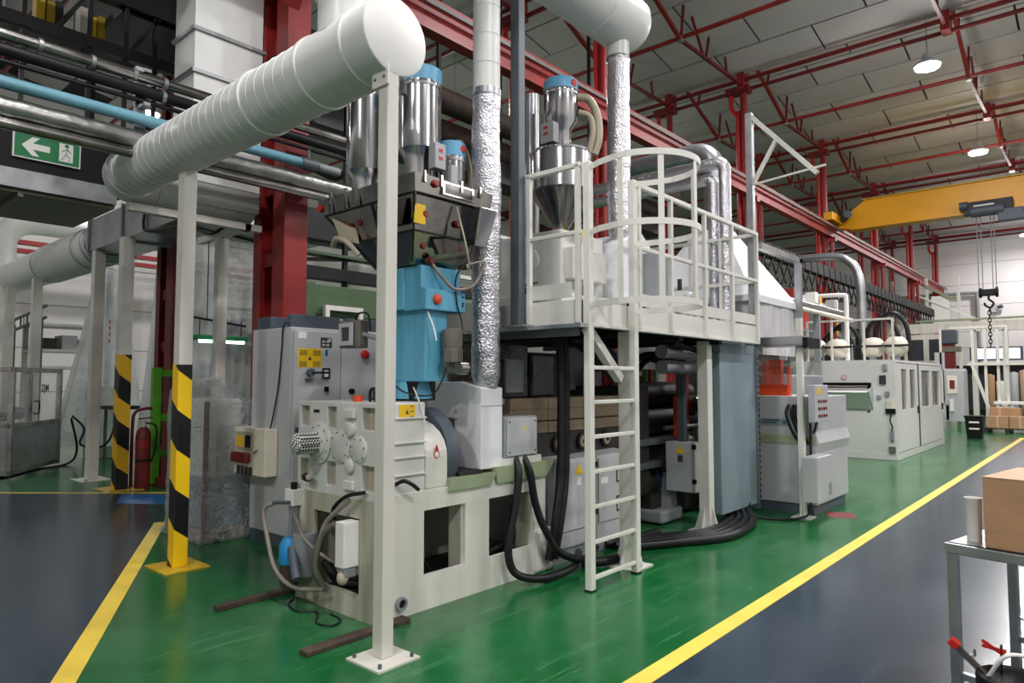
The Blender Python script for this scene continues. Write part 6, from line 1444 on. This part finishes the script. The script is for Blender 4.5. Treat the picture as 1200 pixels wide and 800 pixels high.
G().tube([(-10.97, 4.15, 0.98), (-10.88, 4.25, 0.92), (-10.88, 4.25, 0.6), (-10.9, 4.2, 0.4)], 0.014, 8).build('hose', 'black', t)
t = thing('extinguisher_stand', 'dark red tubular hoop stand around the fire extinguisher', 'stand', (-11.1, 4.3, 0))
G().tube([(-11.25, 4.05, 0.0), (-11.25, 4.05, 0.9), (-11.25, 4.08, 1.12), (-11.27, 4.2, 1.18), (-11.3, 4.35, 1.18), (-11.32, 4.42, 1.1), (-11.32, 4.42, 0.0)], 0.025, 8, 5).build('hoop', 'red_dark', t)
G().box(-11.35, -11.2, 4.0, 4.45, 0.0, 0.02).build('foot', 'red_dark', t)
t = thing('lime_frame', 'lime green steel frame standing before the dark red column', 'frame', (-11.3, 4.6, 0))
for y in (4.34, 5.0): G().box(-11.36, -11.24, y, y + 0.12, 0, 1.82).build('upright', 'green_lime', t, bevel=0.005)
for z in (0.42, 0.98, 1.68): G().box(-11.34, -11.26, 4.44, 5.02, z, z + 0.11).build('rung', 'green_lime', t, bevel=0.004)
G().box(-11.5, -10.9, 4.4, 4.5, 0.0, 0.12).build('foot', 'red_dark', t)
# stainless glass machine
AN = math.atan2(1.14, -1.6)
t = thing('glass_machine', 'stainless machine enclosure with glass doors at the left', 'machine', (-13.6, 3.06, 0), AN)
K = dict(parent=t, local=True)
for x, y in ((0, 0), (1.88, 0), (0, 1.6), (1.88, 1.6), (0.62, 0)): G().box(x, x + 0.08, y, y + 0.08, 0.05 if x != 0.62 else 0.82, 1.84).build('post', 'stainless_dull', bevel=0.004, **K)
for z in (0.06, 0.82, 1.76): G().box(0, 1.96, 0.01, 0.07, z, z + 0.08).build('rail', 'stainless_dull', bevel=0.004, **K)
for z in (0.06, 1.76): G().box(0.01, 0.07, 0.0, 1.68, z, z + 0.08).build('side_rail', 'stainless_dull', **K)
G().box(0.08, 1.88, 0.02, 0.04, 0.12, 0.84).build('lower_panel', 'galv', **K)
G().box(0.02, 0.04, 0.08, 1.6, 0.12, 0.84).build('lower_side_panel', 'galv', **K)
gl = G().box(0.70, 1.88, 0.03, 0.036, 0.90, 1.76).build('glass_door', 'clear_panel', **K)
G().box(0.08, 0.62, 0.03, 0.036, 0.90, 1.76).build('glass_pane', 'clear_panel', **K)
G().box(0.03, 0.036, 0.08, 1.6, 0.90, 1.76).build('glass_side', 'clear_panel', **K)
G().tube([(0.76, 0.0, 1.05), (0.72 + 0.12, -0.05, 1.05), (0.84, -0.05, 1.25), (0.76, 0.0, 1.25)], 0.012, 6).build('door_handle', 'black', **K)
text('DJM', 0.17, Vector((1.25, 0.02, 1.48)) + WLOC[t.name], (pi / 2, 0, 0), 'print_dark', t)
G().box(0.08, 1.88, 0.08, 1.58, 0.80, 0.84).build('bed', 'stainless', **K)
G().lathe([(0.12, 0.5), (0.12, 1.7)], (0, 0.6, 1.02), 'x', 20).build('roller', 'stainless', **K)
G().box(0.2, 1.0, 0.3, 0.7, 0.84, 0.9).build('tray', 'tank_cream', **K)
hose('power_cable', 'black cable looping beside the glass machine', [(-15.0, 4.32, 0.95), (-14.9, 4.5, 0.7), (-14.9, 4.45, 0.4), (-14.7, 4.75, 0.35), (-14.6, 4.9, 0.6), (-14.6, 4.95, 1.05)], 0.02, 'rubber', 'cable', 6)
hose('power_cable', 'black cable trailing on floor by the glass machine', [(-15.15, 4.35, 0.9), (-15.1, 4.45, 0.3), (-15.1, 4.3, 0.03), (-14.6, 3.6, 0.02), (-14.0, 3.1, 0.02), (-13.8, 2.7, 0.02)], 0.022, 'rubber', 'cable', 6)
t = thing('outfeed_tray', 'small dark outfeed tray behind the glass machine', 'tray', (-14.9, 5.0, 0))
G().box(-15.3, -14.6, 4.9, 5.4, 1.05, 1.12).build('tray', 'black_steel', t)
for x in (-15.25, -14.7): G().box(x, x + 0.05, 4.95, 5.0, 0, 1.05).build('leg', 'steel_post', t)
# plastic sheeting
def drape(apx, apy, z1, z0, r1, r0, a0, a1, n=26, m=12, amp=0.12, seed=0):
    rows = []
    for i in range(m + 1):
        f = i / m; z = z1 + (z0 - z1) * f; r = r1 + (r0 - r1) * f ** 1.15; row = []
        for j in range(n + 1):
            a = radians(a0 + (a1 - a0) * j / n)
            rr = r * (1 + amp * f * noise.noise(Vector((j * 0.55, f * 1.3, seed))) + 0.05 * sin(j * 2.3 + seed) * f)
            row.append((apx + rr * cos(a), apy + rr * sin(a), z))
        rows.append(row)
    return G().grid(rows, thick=(0.003, 0.003, 0))
t = thing('plastic_tent', 'clear plastic sheet tented over a machine behind grey post', 'plastic sheet', (-16.2, 5.3, 0))
drape(-16.2, 5.3, 4.0, 0.3, 0.28, 0.95, 150, 400, seed=1).build('sheet', 'plastic_sheet', t)
G().box(-16.6, -15.8, 5.0, 5.6, 0.0, 1.5).build('covered_machine', 'sage', t, bevel=0.03)
G().cyl((-16.2, 5.3, 1.5), (-16.2, 5.3, 4.05), 0.06, n=10).build('mast', 'panel_grey', t)
t = thing('plastic_tent', 'clear plastic drape bulging beside the hazard striped post', 'plastic sheet', (-12.9, 5.6, 0))
drape(-12.9, 5.6, 3.75, 0.15, 0.6, 0.85, 160, 400, seed=4).build('sheet', 'plastic_sheet', t)
G().box(-13.3, -12.5, 5.3, 6.0, 0.0, 1.6).build('covered_machine', 'panel_grey', t, bevel=0.03)
G().cyl((-12.75, 5.2, 0.0), (-12.75, 5.2, 3.6), 0.08, n=10).build('inner_post', 'guard_blue', t)
t = thing('plastic_curtain', 'wavy clear plastic curtain hanging behind the white rack post', 'plastic sheet', (-9.6, 4.7, 0.3))
rows = [[(-9.7 + 0.09 * noise.noise(Vector((j * 0.5, i * 0.25, 9))) - 0.02 * j, 4.2 + 1.6 * j / 30, 3.78 - 2.88 * i / 14) for j in range(31)] for i in range(15)]
G().grid(rows, thick=(-0.003, 0, 0)).build('sheet', 'plastic_sheet', t)
G().bar((-9.6, 4.1, 3.785), (-10.3, 6.2, 3.785), 0.03).build('rod', 'black_steel', t)
t = thing('covered_line', 'dark machine line with green handrail behind plastic curtain', 'machine', (-11, 6, 0))
G().box(-11.2, -10.4, 5.0, 7.4, 0.0, 1.9).build('body', 'motor_grey', t, bevel=0.03)
G().box(-11.2, -10.5, 5.2, 5.9, 1.9, 2.6).build('hump', 'steel_post', t, bevel=0.03)
for y in (5.0, 5.8, 6.6): G().cyl((-10.4, y, 1.9), (-10.4, y, 2.75), 0.025, n=8).build('rail_post', 'green_beam', t)
G().cyl((-10.4, 4.9, 2.75), (-10.4, 7.4, 2.75), 0.025, n=8).build('hand_rail', 'green_beam', t)
# wrapped pallet load
t = thing('wrapped_pallet', 'stretch-film wrapped pallet load with a dark red corner strip', 'pallet load', (-7.2, 3.5, 0))
for k in range(3): G().box(-7.62, -6.82, 3.12 + 0.32 * k, 3.24 + 0.32 * k, 0.0, 0.09).build('runner', 'brown_cover', t)
for k in range(4): G().box(-7.62 + 0.21 * k, -7.46 + 0.21 * k, 3.12, 3.88, 0.09, 0.12).build('board', 'brown_cover', t)
G().box(-7.56, -6.87, 3.16, 3.84, 0.12, 0.62).build('lower_load', 'guard_blue', t, bevel=0.02)
G().box(-7.52, -6.9, 3.18, 3.82, 0.62, 1.12).build('middle_load', 'paper', t, bevel=0.02)
G().box(-7.5, -6.95, 3.2, 3.6, 1.12, 1.42).build('upper_load', 'white', t, bevel=0.04)
G().box(-6.83, -6.79, 3.12, 3.16, 0.02, 1.40).build('corner_strip', 'red_dark', t)
def wrap_ring(z, f, k):
    out = []; x0, x1, y0, y1 = -7.62, -6.775, 3.095, 3.90
    for j in range(128):
        s = j / 128 * 4; sd = int(s); u = s - sd
        p = [(x0 + (x1 - x0) * u, y0), (x1, y0 + (y1 - y0) * u), (x1 + (x0 - x1) * u, y1), (x0, y1 + (y0 - y1) * u)][sd]
        n = noise.noise(Vector((p[0] * 6, p[1] * 6, z * 3))) * 0.03 + abs(noise.noise(Vector((p[0] * 14 + z * 5, p[1] * 14 - z * 5, z * 3)))) * 0.04
        cx, cy = -7.2, 3.5
        hump = (0.14 * max(0, 1 - (p[1] - 3.1) / 0.55) * (1 if z > 1.3 else 0)) - (0.10 * max(0, (p[1] - 3.4) / 0.5) * (1 if z > 1.3 else 0))
        out.append((cx + (p[0] - cx) * (f + n), cy + (p[1] - cy) * (f + n * 1.3), z + hump + 0.02 * noise.noise(Vector((j * 0.3, z * 3, 2)))))
    return out
prof_ = [(0.01, 1.06), (0.04, 1.09), (0.10, 1.0), (0.2, 0.99), (0.3, 1.0), (0.42, 0.99), (0.54, 1.0), (0.66, 1.0), (0.78, 0.99), (0.9, 1.0), (1.02, 0.99), (1.14, 1.0), (1.26, 0.99), (1.36, 0.98), (1.43, 0.92), (1.47, 0.75), (1.49, 0.45), (1.50, 0.08)]
wf = loft([wrap_ring(z, f, k) for k, (z, f) in enumerate(prof_)]); wf.s = [True] * len(wf.f)
wf.build('stretch_film', 'plastic_wrap', t)
# green gantry, dark conveyor, lamp behind the cabinet
t = thing('green_gantry', 'sage green steel gantry beam behind the electrical cabinet', 'gantry', (-7.4, 5.8, 0))
G().box(-7.55, -7.30, 4.6, 7.6, 2.42, 2.80).build('beam', 'green_beam', t, bevel=0.008)
G().box(-7.58, -7.28, 4.42, 4.66, 0.0, 2.82).build('upright', 'green_beam', t, bevel=0.008)
G().plate('x', [4.75, 4.81, 5.25, 5.31], [1.9, 2.0, 2.48, 2.54], {(1, 1)}, -7.26, -7.20).build('white_bracket', 'rail_white', t)
G().box(-7.26, -7.2, 4.75, 4.81, 0.0, 1.95).build('bracket_post', 'rail_white', t)
t = thing('dark_conveyor', 'black overhead conveyor track behind the dosing unit', 'conveyor', (-8, 6, 2.9))
G().box(-8.1, -7.9, 4.6, 8.5, 2.98, 3.14).build('track', 'black_steel', t)
G().box(-8.1, -7.9, 4.6, 8.5, 3.3, 3.34).build('upper_track', 'green_beam', t)
for y in (4.8, 5.55, 6.4, 7.3): G().box(-8.04, -7.98, y, y + 0.06, 2.5, 9.7).build('hanger', 'black_steel', t)
G().bar((-8.0, 4.7, 3.2), (-8.0, 7.8, 3.55), 0.05).build('brace', 'black_steel', t)
G().box(-8.3, -8.0, 4.9, 8.2, 3.5, 3.95).build('drum_housing', 'black_steel', t, bevel=0.03)
t = thing('white_tarp', 'crumpled white tarpaulin hanging behind the dark conveyor', 'tarpaulin', (-9.2, 6.5, 2.2))
rows = [[(-9.3 + 0.12 * noise.noise(Vector((j * 0.7, i * 0.7, 3))) - 0.1 * i, 5.95 + 0.14 * j, 3.6 - 0.18 * i + 0.05 * noise.noise(Vector((j * 0.6, i, 6)))) for j in range(18)] for i in range(9)]
G().grid(rows, thick=(-0.01, 0, 0)).build('sheet', 'white', t)
t = thing('tube_lamp', 'green tinted tube lamp hanging behind the hazard striped post', 'lamp', (-8.5, 4.06, 2.08))
G().box(-8.62, -8.42, 3.74, 4.40, 2.12, 2.18).build('housing', 'green_sign', t, bevel=0.01)
G().cyl((-8.46, 3.78, 2.105), (-8.46, 4.36, 2.105), 0.022, n=10).build('tube', 'tube_light', t)
G().bar((-8.5, 3.5, 2.42), (-8.5, 4.4, 2.32), 0.025).build('hanger_bar', 'black', t)
for y in (3.8, 4.34): G().cyl((-8.5, y, 2.17), (-8.5, y, 2.38), 0.006, n=6).build('wire', 'black', t)
G().cyl((-8.5, 3.89, 2.36), (-8.5, 3.89, 3.37), 0.006, n=6).build('wire', 'black', t)
# far left background
t = thing('white_bend_pipe', 'white ventilation pipe with large bend before left wall', 'pipe', (-17, 6.5, 0))
G().tube([(-19.2, 4.0, 0.0), (-19.2, 4.0, 2.2), (-19.2, 4.0, 4.6), (-19.2, 4.05, 5.0), (-19.2, 4.25, 5.25), (-19.2, 4.6, 5.35), (-19.2, 5.6, 5.36), (-19.2, 7.5, 5.36)], 0.26, 20, 6).build('tube', 'white', t)
t = thing('storage_rack', 'white storage rack with shelves and machine parts at far left', 'rack', (-19, 6, 0))
for x, y in ((-18.6, 4.6), (-18.6, 6.4), (-19.6, 4.6), (-19.6, 6.4)): G().box(x - 0.05, x + 0.05, y - 0.05, y + 0.05, 0, 3.2).build('upright', 'rail_white', t)
for z in (1.9, 2.3, 2.9): G().box(-19.6, -18.6, 4.55, 6.45, z, z + 0.06).build('shelf', 'rail_white', t)
for k in range(4): G().box(-19.3, -18.7, 4.7 + 0.42 * k, 5.02 + 0.42 * k, 2.36, 2.62 + 0.08 * (k % 2)).build('stored_block', ['dark_machine', 'cab_grey', 'panel_grey', 'black_steel'][k], t)
t = thing('red_wall_beam', 'red beam pair along the wall behind the white bend pipe', 'beam', (-22.5, 8, 4.9))
for z in (5.38, 5.14): G().box(-22.6, -22.4, 3, 14, z, z + 0.12).build('beam', 'red_steel', t)
for y in (4, 9, 13.5): G().box(-22.6, -22.4, y, y + 0.2, 0, 5.2).build('post', 'red_steel', t)
t = thing('cable_ladder', 'grey cable ladder rising behind the ribbed duct', 'cable tray', (-17, 5, 2.8))
for z in (3.1, 3.35): G().bar((-20, 4.38, z - 0.3), (-17.4, 4.44, z - 0.1), 0.05).build('stringer', 'steel_post', t)
for k in range(5): G().bar((-19.7 + 0.5 * k, 4.39 + 0.01 * k, 2.82 + 0.04 * k), (-19.7 + 0.5 * k, 4.39 + 0.01 * k, 3.07 + 0.04 * k), 0.03).build('rung', 'steel_post', t)
for x in (-19.8, -17.6): G().box(x - 0.04, x + 0.04, 4.36, 4.44, 0, 2.95).build('support', 'steel_post', t)

t = thing('dark_ducts', 'dark brown overhead ducts running behind the receivers', 'duct', (-8.2, 9, 5.3))
for x, z in ((-8.42, 6.4), (-8.72, 6.0)): G().cyl((x, 4.6, z), (x, 16, z), 0.21, n=18).build('tube', 'rust', t)
G().box(-8.95, -8.42, 4.8, 15.5, 5.3, 5.7).build('trough', 'black_steel', t)
for y in (6.5, 9.5, 12.5): G().box(-8.70, -8.64, y, y + 0.06, 5.6, 9.6).build('hanger', 'black_steel', t)
